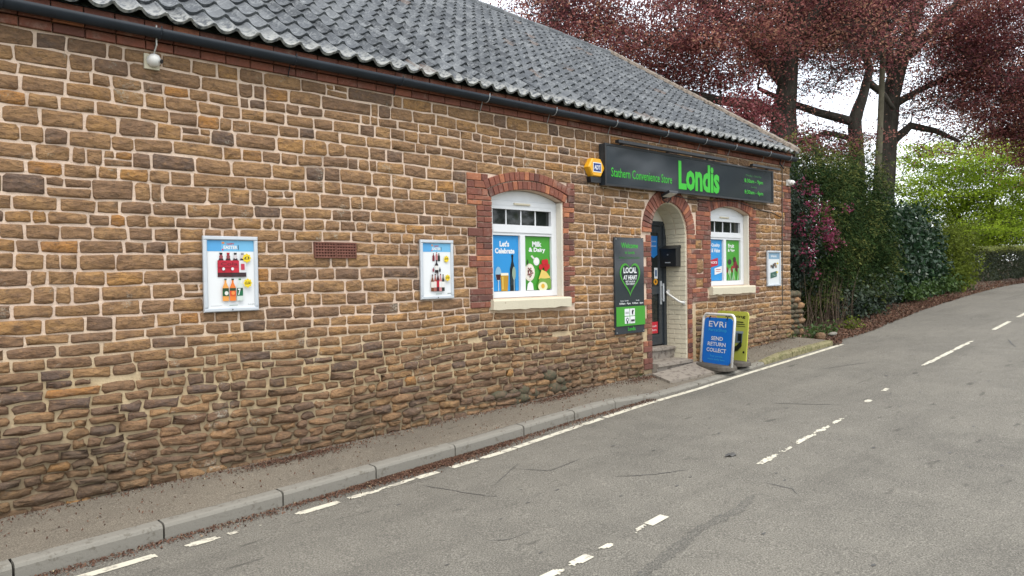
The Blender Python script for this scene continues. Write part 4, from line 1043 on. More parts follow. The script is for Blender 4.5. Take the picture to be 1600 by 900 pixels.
cb = MB(); cb.tube([(9.35, -.03, 2.94), (9.38, -.035, 2.83), (9.5, -.04, 2.80), (9.58, -.035, 2.86), (9.62, -.03, 2.925), (9.9, -.03, 2.90), (10.15, -.03, 2.885), (10.45, -.03, 2.90), (10.7, -.03, 2.893), (11.2, -.035, 2.925), (11.5, -.03, 2.93), (11.9, -.03, 2.87), (12.3, -.025, 2.82), (12.7, -.025, 2.80), (13.06, -.02, 2.73)], .007, 5)
tag(cb.build('cable', MT['black'], None), 'thin black cable looping from the floodlight along the wall to the corner', 'cable')
cb = MB(); cb.tube([(13.085, -.03, 3.6), (13.09, -.025, 3.1), (13.08, -.028, 2.4), (13.07, -.025, 1.8), (13.06, -.03, 1.12)], .008, 5)
tag(cb.build('conduit', MT['rubber'], None), 'thin vertical conduit running down the wall beside the right-hand poster', 'conduit')
m = MB(); sn = empty('eaves_sensor', (2.18, -.02, 3.58), 'white round security sensor on a pale square plate under the eaves at the left', 'sensor')
m.box(2.115, 2.235, -.035, -.012, 3.515, 3.64); m.build('back_plate', MT['cream'], sn)
m = MB(); V = []; n, r = 12, 6
for i in range(r + 1):
    la = math.pi / 2 * i / r
    for k in range(n): V.append((2.185 + .055 * math.cos(la) * math.cos(2 * math.pi * k / n), -.055 - .06 * math.sin(la), 3.585 + .058 * math.cos(la) * math.sin(2 * math.pi * k / n)))
m.add(V, [(i * n + k, i * n + (k + 1) % n, (i + 1) * n + (k + 1) % n, (i + 1) * n + k) for i in range(r) for k in range(n)]); m.tube([(2.185, -.034, 3.585), (2.185, -.055, 3.585)], .055, 12); m.build('dome', MT['white'], sn, smooth=True)
m = MB(); m.tube([(2.225, -.105, 3.575), (2.232, -.112, 3.573)], .018, 8); m.build('lens', MT['black'], sn)
m = MB(); m.tube([(2.19, -.03, 3.64), (2.19, -.11, 3.70), (2.185, -.13, 3.86)], .006, 5); m.build('lead', MT['white'], sn)
sc = empty('security_camera', (13.3, -.1, 3.35), 'small white dome security camera at the right-hand corner of the building', 'security camera')
m = MB(); m.box(13.26, 13.36, -.05, -.015, 3.32, 3.43); m.build('bracket', MT['white'], sc)
m = MB(); m.tube([(13.31, -.05, 3.375), (13.31, -.11, 3.37)], [.045, .05], 12); m.tube([(13.31, -.111, 3.37), (13.315, -.15, 3.35)], [.05, .03], 12); m.build('housing', MT['white'], sc, smooth=True)
m = MB(); m.tube([(13.315, -.151, 3.35), (13.317, -.162, 3.345)], .02, 10); m.build('lens', MT['black'], sc)

# ---------------------------------------------------------------- pavement signs
def rrect(w, h, r, n=5, square_bottom=False):
    P = []
    for cx, cz, a0 in ((w / 2 - r, h - r, 0), (-w / 2 + r, h - r, 90), (-w / 2 + r, r, 180), (w / 2 - r, r, 270)):
        if square_bottom and a0 >= 180: P.append((-w / 2, 0) if a0 == 180 else (w / 2, 0)); continue
        P += [(cx + r * math.cos(R_(a0 + 90 * k / n)), cz + r * math.sin(R_(a0 + 90 * k / n))) for k in range(n + 1)]
    return P
def pavement_sign(p, q, w, label, back, art, frame, dz=0):
    """p, q: left and right feet as seen from the front"""
    p, q = np.array(p, float), np.array(q, float); A = (q - p); A[2] = 0; A /= np.linalg.norm(A); N = np.cross(A, (0, 0, 1)); c = (p + q) / 2; z0 = float(pave_z(c[0], max(c[1], -.68)))
    c[2] = z0
    Bv = np.array([0, 0, 1.]) - N * .10; Bv /= np.linalg.norm(Bv)
    r = empty('pavement_sign', c, label, 'pavement sign')
    def at(x, d, z): return c + A * x + N * d + Bv * z
    H = .84
    b = MB(); n = 20; V = []
    for zz, s in ((.0, 1.), (.05, .98), (.075, .9)):
        V += [c + A * (w * .54 * s * math.copysign(abs(math.cos(t)) ** .7, math.cos(t))) + N * (.21 * s * math.copysign(abs(math.sin(t)) ** .8, math.sin(t))) + np.array([0, 0, zz + .012]) for t in np.linspace(0, 2 * math.pi, n, endpoint=False)]
    b.add(V, [(i * n + k, i * n + (k + 1) % n, (i + 1) * n + (k + 1) % n, (i + 1) * n + k) for i in (0, 1) for k in range(n)] + [tuple(range(2 * n, 3 * n))])
    b.build('base', MT['rubber'], r)
    if frame:
        f = MB(); R2 = .085; ww = w / 2
        path = [(-ww, .03)] + [(-ww + R2 - R2 * math.cos(t), H - R2 + R2 * math.sin(t)) for t in np.linspace(0, math.pi / 2, 6)] + [(ww - R2 + R2 * math.sin(t), H - R2 + R2 * math.cos(t)) for t in np.linspace(0, math.pi / 2, 6)] + [(ww, .03)]
        f.tube([at(x, 0, z) for x, z in path], .021, 8); f.build('frame', MT['white'], r, smooth=True)
        for x in (-w * .28, w * .28):
            h_ = MB(); h_.tube([at(x, 0, H - .03), at(x, .012, H - .075)], .012, 6); h_.build('hanger', MT['black'], r)
    pw, z1, z2 = w - (.07 if frame else 0), .085, H - (.055 if frame else 0)
    shape = rrect(pw, z2 - z1, .07, square_bottom=not frame)
    pm = MB(); n = len(shape); pm.add([at(x, .008, z1 + z) for x, z in shape] + [at(x, -.008, z1 + z) for x, z in shape], [tuple(range(n)), tuple(range(2 * n - 1, n - 1, -1))] + [(i, i + n, (i + 1) % n + n, (i + 1) % n) for i in range(n)], ink=back)
    pm.build('panel', MT['print'], r)
    a = Art(at(-pw / 2, .008, z1), A, Bv); a.parent = r; art(a, pw, z2 - z1)
    if a.mb.v: a.build('print', r)
def evri(a, w, h):
    a.k = 0
    a.text('EVRi', w * .48, h * .80, w * .62, h * .125, WH, 'c', .012, 1.08); a.build('lettering', a.parent)
    a.text('ParcelShop', w * .50, h * .685, w * .64, h * .085, lin(70, 190, 235)); a.build('lettering', a.parent)
    a.text('SEND', w * .50, h * .51, w * .42, h * .085, WH, 'c', .02); a.build('lettering', a.parent)
    a.text('RETURN', w * .50, h * .385, w * .64, h * .085, WH, 'c', .015); a.build('lettering', a.parent)
    a.text('COLLECT', w * .50, h * .255, w * .70, h * .085, WH, 'c', .02); a.build('lettering', a.parent)
    a.text('Your parcels,', w * .52, h * .14, w * .46, h * .05, lin(80, 195, 235)); a.build('lettering', a.parent)
    a.text('more easily here', w * .52, h * .07, w * .60, h * .05, lin(80, 195, 235)); a.build('lettering', a.parent)
def moving(a, w, h):
    K = lin(30, 36, 20)
    a.text('Moving', w * .60, h * .855, w * .62, h * .075, K, 'c', .02); a.rect(w * .42, w * .86, h * .775, h * .795, K); a.rect(w * .42, w * .90, h * .735, h * .75, K); a.rect(w * .42, w * .92, h * .695, h * .705, K)
    a.rect(w * .40, w * .86, h * .36, h * .575, lin(120, 135, 140)); a.rect(w * .40, w * .88, h * .56, h * .60, lin(165, 175, 175)); a.rect(w * .72, w * .84, h * .40, h * .55, K); a.rect(w * .46, w * .66, h * .37, h * .53, lin(140, 150, 50))
    a.poly([(w * .40, h * .20), (w * .55, h * .17), (w * .74, h * .20), (w * .86, h * .30), (w * .84, h * .42), (w * .70, h * .30)], K); a.ell(w * .60, h * .20, w * .08, h * .045, K); a.ell(w * .93, h * .18, w * .03, h * .025, K)
pavement_sign((10.20, -.115, 0), (9.98, -.80, 0), .70, 'blue pavement sign with white EVRi SEND RETURN COLLECT lettering in a white tube frame', lin(20, 122, 222), evri, True)
pavement_sign((10.62, -.10, 0), (10.42, -.78, 0), .70, 'lime yellow pavement sign half hidden behind the blue pavement sign', lin(204, 206, 84), moving, False)

# ---------------------------------------------------------------- vegetation
def leaves(name, C, size, mat, parent=None, flat=.0, aspect=.55, tint=None, kind=None, direction=None):
    C = np.asarray(C, float); N = len(C); origin = np.array(wloc(parent)) if parent is not None else np.zeros(3)
    size = np.broadcast_to(size, (N,)) * U(.7, 1.3, N)
    a = rng.normal(size=(N, 3)); 
    if direction is not None: a = a * .55 + np.asarray(direction)
    a /= np.linalg.norm(a, axis=1)[:, None]
    nrm = rng.normal(size=(N, 3)); nrm[:, 2] += flat * np.sign(rng.normal(size=N) + 1.2) * 2
    b = np.cross(nrm, a); b /= np.linalg.norm(b, axis=1)[:, None] + 1e-9
    L = size[:, None]; Wd = L * aspect
    V = np.stack([C - a * L * .5, C - b * Wd * .5 + a * L * .05, C + a * L * .5, C + b * Wd * .5 + a * L * .05], 1).reshape(-1, 3) - origin
    me = bpy.data.meshes.new(name); me.vertices.add(4 * N); me.vertices.foreach_set('co', V.astype(np.float32).ravel())
    me.loops.add(4 * N); me.loops.foreach_set('vertex_index', np.arange(4 * N, dtype=np.int32)); me.polygons.add(N)
    me.polygons.foreach_set('loop_start', np.arange(0, 4 * N, 4, dtype=np.int32)); me.polygons.foreach_set('loop_total', np.full(N, 4, dtype=np.int32))
    me.update(calc_edges=True); me.materials.append(mat)
    t = np.clip(rng.normal(.45, .22, N) if tint is None else tint, 0, 1)
    at = me.attributes.new('tint', 'FLOAT', 'FACE'); at.data.foreach_set('value', t.astype(np.float32)); me.update()
    o = bpy.data.objects.new(name, me); COL.objects.link(o)
    if parent is not None: o.parent = parent
    if kind: o['kind'] = kind
    return o

def in_ell(n, ells, keep=None):
    """points inside a union of ellipsoids (cx,cy,cz,rx,ry,rz,weight), denser towards the outside"""
    wts = np.array([e[6] for e in ells]); wts = wts / wts.sum(); out = []
    for e, k in zip(ells, rng.multinomial(n, wts)):
        d = rng.normal(size=(k, 3)); d /= np.linalg.norm(d, axis=1)[:, None]; r = U(.15, 1, k) ** .45
        out.append(np.array(e[:3]) + d * r[:, None] * np.array(e[3:6]))
    P = np.concatenate(out)
    return P[keep(P)] if keep is not None else P

def tree(name, label, cat, limbs, attract, leaf, leafmat, per, spread, barkmat, group=None, flat=.6, twig=.010, aspect=.6, limb_sides=9, clump_var=.32):
    base = limbs[0][0][0]
    r = empty(name, base, label, cat, group); tr = MB(); nodes = []; rad = []
    for pts, rr in limbs:
        pts = [np.array(p, float) for p in pts]; P = []; Q = []
        for i in range(len(pts) - 1):
            for f in np.linspace(0, 1, 5, endpoint=False): P.append(pts[i] * (1 - f) + pts[i + 1] * f + U(-.04, .04, 3) * rr[i]); Q.append(rr[i] * (1 - f) + rr[i + 1] * f)
        P.append(pts[-1]); Q.append(rr[-1]); tr.tube(P, Q, limb_sides)
        for p, q in zip(P[2:], Q[2:]): nodes.append(p); rad.append(q)
    tr.build('trunk', barkmat, r, smooth=True)
    br = MB(); nodes = list(nodes)
    Nn = np.array(nodes); A = np.asarray(attract, float)
    dist = np.array([np.min(np.linalg.norm(Nn - a, axis=1)) for a in A]); C, T = [], []
    perA = np.broadcast_to(per, (len(A),))
    for a, per_ in [(A[k], perA[k]) for k in np.argsort(dist)]:
        Nn = np.array(nodes); d = np.linalg.norm(Nn - a, axis=1) + .35 * np.clip(Nn[:, 2] - a[2], 0, 9); i = int(np.argmin(d)); p = Nn[i]; L = np.linalg.norm(a - p)
        r0 = min(rad[i] * .6, .015 + .022 * L)
        mid = (p + a) / 2 + U(-.12, .12, 3) * L + np.array([0, 0, .08 * L])
        path = [p, (p + mid) / 2 + U(-.05, .05, 3) * L, mid, (mid + a) / 2 + U(-.05, .05, 3) * L, a]; rr = np.linspace(r0, twig, 5)
        br.tube(path, rr, 5, cap=False)
        for q, s in zip(path[1:], rr[1:]): nodes.append(q); rad.append(s)
        ct = rng.normal(0, clump_var)
        for _ in range(4):
            e = a + rng.normal(size=3) * np.array(spread) * 1.1; br.tube([a, (a + e) / 2 + U(-.08, .08, 3), e], [twig, twig * .8, twig * .4], 3, cap=False)
            k = max(2, int(per_ / 4)); f = U(.15, 1.1, k)
            C.append(a + (e - a) * f[:, None] + rng.normal(size=(k, 3)) * np.array(spread) * .38); T.append(np.full(k, .48 + ct) + rng.normal(0, .16, k))
    br.build('branches', barkmat, r)
    leaves('crown', np.concatenate(C), leaf, leafmat, r, flat, aspect, np.concatenate(T))
    return r

def near_frame(P, m=260):
    x, y, d = px(P); return (x > -m) & (x < 1600 + m) & (y > -420) & (y < 1000)

# copper beeches behind the shop
kA = lambda P: near_frame(P)
A_limbs = [([(20.86, 4.0, .7), (20.86, 3.95, 4.0), (20.90, 3.95, 5.5), (21.0, 3.85, 7.0), (21.2, 3.7, 9.6), (21.6, 3.6, 13)], [.58, .48, .42, .29, .19, .10]),
           ([(20.9, 3.95, 6.2), (20.1, 4.4, 6.55), (19.2, 4.9, 6.62), (18.3, 5.6, 6.9)], [.22, .17, .13, .07]),
           ([(21.0, 3.9, 7.2), (20.0, 4.6, 8.6), (18.6, 5.6, 9.8), (17.2, 6.6, 10.6)], [.2, .15, .11, .06]),
           ([(21.1, 3.8, 8.4), (22.4, 3.0, 10), (23.4, 2.2, 11.4)], [.18, .13, .07]),
           ([(20.95, 3.9, 5.6), (21.7, 3.4, 5.5), (22.0, 3.2, 4.6), (22.2, 3.0, 3.6)], [.10, .09, .08, .08])]
attA = in_ell(560, [(17.6, 6.2, 9.9, 4.6, 3.6, 3.4, 3), (21, 3.9, 11.3, 4.2, 3.8, 3.2, 2.2), (16.0, 7.4, 8.2, 2.2, 2.2, 1.6, .8), (19.2, 5.0, 7.9, 2.2, 1.8, 1.1, .7)], kA)
sA = in_ell(90, [(22.4, 3.4, 8.1, 1.6, 1.2, 1.2, 1), (20.3, 4.3, 6.2, 1.4, 1.2, .5, .5)])
pA = np.concatenate([np.full(len(attA), 235), np.full(len(sA), 40)]); attA = np.concatenate([attA, sA])
tree('copper_beech', 'copper beech whose thick trunk rises just behind the right end of the shop roof', 'tree', A_limbs, attA, .078, MT['lf_copper'], pA, (.75, .75, .30), MT['bark'], 'copper beech trees behind the shop')
B_limbs = [([(24.4, 3.3, 1.0), (24.5, 3.27, 5.0), (24.48, 3.34, 6.5), (24.7, 3.15, 7.3), (24.9, 3.02, 8.1), (24.6, 3.2, 9.2), (24.7, 3.2, 11)], [.27, .235, .21, .15, .125, .10, .06]),
           ([(24.48, 3.34, 6.45), (23.6, 4.1, 6.75), (22.7, 4.75, 7.1), (22.0, 5.3, 7.5)], [.15, .125, .10, .06]),
           ([(24.5, 3.3, 5.9), (23.7, 3.9, 6.1), (23.1, 4.4, 5.8)], [.10, .08, .05]),
           ([(24.85, 3.05, 7.7), (25.3, 2.8, 7.4), (25.7, 2.6, 6.9)], [.12, .1, .07])]
attB = in_ell(210, [(24.4, 3.4, 10.8, 3.0, 2.6, 2.2, 1.6), (22.6, 4.5, 9.0, 1.6, 1.6, .8, .6), (23.6, 3.6, 5.7, 1.4, 1.2, .5, .35)], kA)
tree('copper_beech', 'slender copper beech forking low, between the two thick beech trunks', 'tree', B_limbs, attB, .076, MT['lf_copper'], 180, (.72, .72, .28), MT['bark'], 'copper beech trees behind the shop')
C_limbs = [([(28.2, 3.7, 1.1), (28.4, 3.73, 4.5), (28.65, 3.58, 7.9), (29.0, 3.2, 9.6), (29.6, 2.8, 11.4), (30, 2.6, 15)], [.40, .34, .31, .22, .14, .07]),
           ([(28.7, 3.5, 7.6), (29.4, 2.9, 8.1), (30.4, 2.1, 8.7), (31.2, 1.4, 8.9)], [.14, .10, .07, .04]),
           ([(28.6, 3.6, 6.2), (29.3, 3.1, 6.9), (30.0, 2.5, 6.7), (30.6, 1.9, 6.3)], [.16, .12, .09, .05]),
           ([(28.8, 3.4, 8.6), (28.2, 3.9, 10.4), (27.4, 4.6, 12)], [.24, .17, .1]),
           ([(29.1, 3.1, 9.4), (30.6, 2.0, 11.2), (32.5, .6, 12.4)], [.2, .14, .07])]
C_limbs = [([(x - .17, y + .16, z) for x, y, z in P], [q * 1.08 for q in r]) for P, r in C_limbs]
attC = in_ell(760, [(29.2, 3.0, 12.2, 4.2, 3.8, 3.0, 2.0), (31.6, .6, 9.4, 3.2, 2.6, 3.2, 2.6), (33.2, -.6, 7.0, 2.2, 2.0, 2.4, 1.8), (27.2, 4.6, 11.2, 2.6, 2.4, 2.0, 1.0), (30.6, 1.9, 8.9, 1.5, 1.3, 1.4, .5)], kA)
sC = np.concatenate([in_ell(100, [(29.6, 2.6, 7.0, 1.6, 1.4, 1.6, 1), (26.6, 3.8, 8.8, 1.4, 1.2, 1.0, .8)]), in_ell(30, [(21.4, 1.25, 7.9, .8, .5, .8, 1)])])
pC = np.concatenate([np.full(len(attC), 250), np.full(len(sC) - 30, 50), np.full(30, 70)]); attC = np.concatenate([attC, sC])
tree('copper_beech', 'tall copper beech behind the wooden pole, its purple crown hanging towards the road', 'tree', C_limbs, attC, .084, MT['lf_copper'], pC, (.78, .78, .32), MT['bark'], 'copper beech trees behind the shop')

# pole
pl = MB(); pl.tube([(21.73, 1.68, .8), (21.87, 1.62, 4.5), (22.02, 1.55, 7.4), (22.04, 1.54, 7.9)], [.095, .085, .075, .07], 10)
tag(pl.build('wooden_pole', MT['wood'], None, smooth=True, origin=(21.8, 1.62, .8)), 'tall weathered wooden utility pole in front of the dark beech trunk', 'pole')

# bright green tree beyond the hedges
G_limbs = [([(46.2, 5.2, 1.4), (46.1, 5.1, 2.6), (46.2, 5.2, 4.2), (46.5, 5, 6.4)], [.28, .24, .16, .06]), ([(46.1, 5.1, 2.6), (44.8, 6.2, 4.4), (43.6, 7.2, 6.2)], [.15, .1, .05]), ([(46.1, 5.1, 2.8), (47.6, 3.8, 4.4), (49, 2.6, 5.8)], [.15, .1, .05]), ([(46.1, 5.1, 2.4), (44.5, 5.4, 3.4), (42.8, 6.6, 3.9)], [.12, .08, .04])]
attG = in_ell(420, [(45.6, 5.6, 6.0, 4.4, 4.4, 3.0, 2), (43.6, 7.0, 6.0, 2.4, 2.6, 2.4, 1), (48.2, 3.4, 6.4, 3.2, 2.8, 3.2, 1.4), (44.5, 4.6, 3.4, 4.0, 2.2, 1.0, .9)])
tree('broadleaf_tree', 'bright lime green broadleaf tree in fresh leaf beyond the hedges', 'tree', G_limbs, attG, .13, MT['lf_lime'], 150, (.75, .75, .26), MT['bark'], flat=.8, twig=.012)

def shell(n, ells, depth=.35, lump=.18, seed=0):
    """points near the outside of a union of ellipsoids, with lumps"""
    r2 = np.random.default_rng(seed); wts = np.array([e[3] * e[5] + e[4] * e[5] + e[3] * e[4] for e in ells]); wts /= wts.sum(); out = []
    for e, k in zip(ells, r2.multinomial(int(n * 1.7), wts)):
        d = r2.normal(size=(k, 3)); d /= np.linalg.norm(d, axis=1)[:, None]
        pw = 1 / np.maximum(np.abs(d).max(1), .0) ** .45                       # a little boxy
        lf = 1 + lump * (np.sin(d[:, 0] * 7 + e[0]) * np.sin(d[:, 1] * 6 + 2) + np.sin(d[:, 2] * 9 + d[:, 0] * 5 + e[1]) * .8 + .6 * np.sin(d[:, 2] * 17 + d[:, 0] * 19))
        q = np.array(e[:3]) + d * (pw * lf * (1 - depth * r2.uniform(0, 1, k) ** 1.4))[:, None] * np.array(e[3:6]) * .86
        keep = np.ones(k, bool)
        for g in ells:
            if g is e: continue
            keep &= (((q - np.array(g[:3])) / (np.array(g[3:6]) * .62)) ** 2).sum(1) > 1
        out.append(q[keep])
    P = np.concatenate(out); P = P[P[:, 2] > verge_zv(P[:, 0], P[:, 1]) + .02]
    return P[r2.permutation(len(P))[:n]]
def verge_zv(x, y): return road_z(x, road_left(x)) + np.clip(y - road_left(x), 0, 8) * .05
def shrub(name, label, cat, base, ells, n, size, mat, flat=.2, aspect=.5, stems=6, extra=None, group=None, seed=1, depth=.4, lump=.18, tint=None, direction=None):
    r = empty(name, base, label, cat, group); b = np.array(base, float)
    for k in range(stems):
        e = ells[k % len(ells)]; tip = np.array(e[:3]) + U(-.5, .5, 3) * np.array(e[3:6]); bb = np.array([e[0] + U(-.3, .3) * e[3], e[1] + U(-.2, .3) * e[4], float(verge_zv(e[0], e[1])) - .05])
        st = MB(); st.tube([bb, (bb + tip) / 2 + U(-.1, .1, 3), tip], [.05, .035, .012], 6); st.build('stem', MT['twig'], r)
    P = shell(n, ells, depth, lump, seed)
    T = .45 + .16 * np.sin(P[:, 0] * 3.1 + seed) * np.sin(P[:, 2] * 4.3 + P[:, 1] * 2) + rng.normal(0, .17, len(P)) if tint is None else tint(P)
    leaves('foliage', P, size, mat, r, flat, aspect, T, direction=direction)
    if extra: extra(r)
    return r

def conifer_sprays(P, n_per, L):
    """short drooping sprays: strings of leaflets"""
    k = len(P); d = rng.normal(size=(k, 3)); d[:, 2] = -abs(d[:, 2]) * .5 - .25; d[:, 1] -= .7; d /= np.linalg.norm(d, axis=1)[:, None]
    f = U(0, 1, (k, n_per)); q = P[:, None, :] + d[:, None, :] * (f * L)[..., None] + rng.normal(0, .03, (k, n_per, 3)); q[..., 2] -= (f * L) ** 2 * .35
    return q.reshape(-1, 3), np.repeat(d, n_per, 0)
ev = [(16.6, 1.2, 2.75, 1.35, 1.25, 2.05, 1), (18.0, 1.25, 2.75, 1.3, 1.2, 2.15, 1), (15.9, 1.3, 2.2, 1.0, 1.2, 1.9, 1), (17.4, 1.0, 1.7, 1.7, .95, 1.1, 1), (18.6, 1.0, 2.0, .9, .9, 1.3, 1), (18.95, 1.15, 2.95, .75, .95, 1.85, 1)]
r = empty('evergreen_shrub', (17.2, 1.4, .75), 'tall dark green conifer hedge bush with drooping sprays beside the building', 'shrub')
for e in ev:
    for k in range(3):
        st = MB(); st.tube([(e[0] + U(-.3, .3), e[1] + U(0, .4), .6), (e[0] + U(-.3, .3), e[1] + .2, e[2]), (e[0] + U(-.5, .5), e[1], e[2] + e[5] * .7)], [.07, .05, .015], 6); st.build('stem', MT['twig'], r)
P = shell(8600, ev, .38, .15, 5); Q, Dv = conifer_sprays(P, 13, .36)
T = .48 + .26 * np.repeat(np.sin(P[:, 0] * 2.7) * np.sin(P[:, 2] * 3.3 + 1) + rng.normal(0, .5, len(P)), 13) + rng.normal(0, .12, len(Q)) + .22 * np.clip((Q[:, 2] - 3.7) / .8, 0, 1)  # upper sprays tinted paler: light on the top put into the colour
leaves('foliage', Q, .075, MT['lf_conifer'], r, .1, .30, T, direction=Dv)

def pink(r):
    C = []; T = []
    for (x, y, z, s, n) in [(14.75, .20, 3.35, .16, 130), (14.85, .2, 3.1, .12, 90), (14.45, .3, 2.45, .18, 170), (14.65, .2, 2.15, .12, 110), (15.05, .15, 2.55, .2, 190), (15.4, .1, 2.6, .18, 150), (15.55, .1, 2.2, .12, 60), (15.8, .1, 2.4, .13, 70), (14.65, .25, 1.75, .09, 60), (15.2, .1, 2.85, .12, 50)]:
        k = max(3, n // 22)
        for _ in range(k):
            c = np.array([x, y, z]) + rng.normal(size=3) * s * np.array([1, .7, 1]); C.append(c + rng.normal(size=(22, 3)) * .055)
    C = np.concatenate(C); leaves('blossom', C, .055, MT['lf_pink'], r, .1, .7)
shrub('flowering_shrub', 'dark leaved shrub dotted with magenta pink blossom against the building corner', 'shrub', (14.6, 1.0, .6),
      [(14.35, 1.1, 2.75, .72, .9, 1.4, 1), (15.05, 1.05, 2.4, .7, .95, 1.2, 1), (14.6, 1.0, 1.9, .75, .8, .85, 1)], 14000, .075, MT['lf_dark'], .3, .5, 7, pink, seed=3)
# loose red leaved shrub reaching above the shop's far eave
R_l = [([(17.2, 3.6, .9), (17.1, 3.4, 3.2), (16.9, 3.2, 4.6), (16.8, 3.1, 5.5)], [.07, .06, .04, .02]), ([(17.1, 3.4, 3.2), (17.9, 2.9, 4.4), (18.5, 2.6, 5.2)], [.05, .035, .015]), ([(17.1, 3.4, 3.0), (16.4, 3.3, 4.2), (15.9, 3.2, 4.9)], [.05, .03, .015])]
attR = in_ell(120, [(16.9, 3.2, 5.0, 1.6, .8, .8, 2), (18.3, 2.8, 5.0, 1.4, .8, .9, 1), (17.4, 3.0, 5.9, .5, .5, .7, .5)])
tree('red_shrub', 'thin shrub with pale red spring leaves rising above the far end of the eaves', 'shrub', R_l, attR, .075, MT['lf_red'], 64, (.22, .22, .22), MT['twig'], flat=.2, twig=.006, limb_sides=6)

shrub('laurel_hedge', 'dense glossy dark green laurel hedge, nearer half beside the conifer', 'hedge', (20.6, 1.2, .9),
      [(20.55, 1.45, 2.25, 1.1, 1.1, 1.5, 1), (21.7, 1.5, 2.2, 1.1, 1.1, 1.5, 1), (21.0, 1.3, 1.6, 1.2, .9, .75, 1)], 17000, .15, MT['lf_laurel'], .3, .42, 7, seed=8, depth=.34, group='laurel hedge bushes')
shrub('laurel_hedge', 'dense dark laurel bush with a rounded top at the far end of the hedge', 'hedge', (23.6, 1.6, 1.0),
      [(23.1, 1.7, 2.2, 1.25, 1.15, 1.55, 1), (24.4, 1.75, 2.05, 1.05, 1.05, 1.35, 1), (23.6, 1.5, 1.5, 1.5, .9, .7, 1)], 15000, .15, MT['lf_laurel'], .3, .42, 7, seed=9, depth=.34, group='laurel hedge bushes')
shrub('yellow_bush', 'loose yellow-green bush at the end of the laurel hedge', 'bush', (27, 1.5, 1.1),
      [(26.6, 1.4, 1.9, 1.0, .9, .95, 1), (27.4, 1.6, 2.3, 1.2, 1.0, 1.2, 1), (26.0, 1.2, 1.5, .9, .7, .5, 1)], 9000, .12, MT['lf_yellow'], .3, .4, 6, seed=12, depth=.6, lump=.3)
def hedge_box(name, label, x0, x1, yf, depth, h, n, seed):
    r2 = np.random.default_rng(seed); b = (x0, float(yf(x0)), float(verge_zv(x0, yf(x0)))); r = empty(name, b, label, 'hedge'); x = r2.uniform(x0, x1, n)
    z0 = verge_zv(x, yf(x)); k = r2.uniform(0, 1, n); y = np.where(k < .6, yf(x) + np.abs(r2.normal(0, .10, n)), yf(x) + r2.uniform(0, depth, n)); z = np.where(k < .6, r2.uniform(0, 1, n) * h, h - np.abs(r2.normal(0, .07, n)))
    y = y + .08 * np.sin(x * 2.3) - .07 * np.sin(z * 5 + x); z = z + .05 * np.sin(x * 1.7) + r2.normal(0, .02, n)
    st = MB()
    for xx in np.arange(x0, x1, .5): st.tube([(xx, float(yf(xx)) + depth / 2, float(verge_zv(xx, yf(xx)))), (xx + .1, float(yf(xx)) + depth / 2, float(verge_zv(xx, yf(xx))) + h * .85)], [.04, .015], 5)
    st.build('stems', MT['twig'], r, kind='stuff')
    leaves('foliage', np.stack([x, y, z0 + z], 1), .085, MT['lf_hedge'], r, .3, .5, .38 + .62 * np.clip((z - h + .28) / .2, 0, 1) + r2.normal(0, .16, n))  # pale tint towards the top puts sunlight into the leaf colour
hedge_box('clipped_hedge', 'low clipped hedge with a top tinted pale yellow-green as if sunlit beside the far bend of the road', 27.8, 46, lambda x: np.interp(x, [27, 32, 46], [1.9, 1.6, .4]), 1.4, 1.25, 40000, 21)
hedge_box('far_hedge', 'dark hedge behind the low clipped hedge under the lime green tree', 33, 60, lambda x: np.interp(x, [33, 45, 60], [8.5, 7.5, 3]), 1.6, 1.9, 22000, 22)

# undergrowth at the foot of the bushes
shrub('bramble', 'low leafy green bramble at the foot of the conifer by the road edge', 'bramble', (17.2, .35, .75),
      [(16.9, .45, 1.0, 1.0, .55, .5, 1), (18.0, .55, 1.15, 1.0, .6, .55, 1), (19.1, .75, 1.15, .8, .5, .4, 1)], 8000, .085, MT['lf_dark'], .4, .6, 4, seed=31, depth=.7, lump=.3, tint=lambda P: .55 + .5 * (P[:, 2] > 1.15) + rng.normal(0, .2, len(P)))
shrub('bramble', 'sparse green ground ivy below the laurel hedge', 'bramble', (22, .6, 1.0),
      [(21.3, .75, 1.15, 1.2, .5, .3, 1), (23.5, 1.0, 1.25, 1.4, .5, .3, 1), (25.2, 1.0, 1.3, 1.0, .5, .35, 1)], 5000, .09, MT['lf_green'], .4, .6, 3, seed=32, depth=.7, lump=.3)
C = []
m = MB()
for _ in range(75):
    x = U(13.95, 16.2); y = float(road_left(x)) + U(.45, 1.2); z = float(verge_zv(x, y)); h = U(.4, 1.35); lean = U(-.35, .35, 2)
    m.tube([(x, y, z), (x + lean[0] * .4, y + lean[1] * .3, z + h * .6), (x + lean[0], y + lean[1] * .6 - .08, z + h)], [.006, .005, .002], 3, cap=False)
o = m.build('dead_stems', MT['straw'], None); tag(o, 'tangle of dry brown dead stems at the foot of the bushes', 'dead stems', kind='stuff')
def weed(x, y, s, n, label, mat='lf_green'):
    z = float(verge_zv(x, y)) if x > 13.4 else float(pave_z(x, y)); r = empty('weed_plant', (x, y, z), label, 'plant')
    d = rng.normal(size=(n, 3)) * np.array([s, s * .6, s * .7]); d[:, 2] = abs(d[:, 2]); st = MB()
    for q in d[::6]: st.tube([(x, y, z), (x + q[0], y + q[1], z + q[2])], [.006, .002], 3, cap=False)
    st.build('stems', MT['twig'], r); leaves('foliage', np.array([x, y, z + .02]) + d, s * .45, MT[mat], r, .4, .5)
weed(13.75, -.25, .16, 130, 'green weed clump growing against the corner of the building')
weed(14.55, -.12, .17, 140, 'green weed growing among the dead stems left of the bramble')
weed(15.5, -.25, .16, 140, 'pale green weed at the road edge below the conifer', 'lf_yellow')
weed(13.25, -.12, .08, 60, 'small weed tuft at the wall foot near the loose stone')
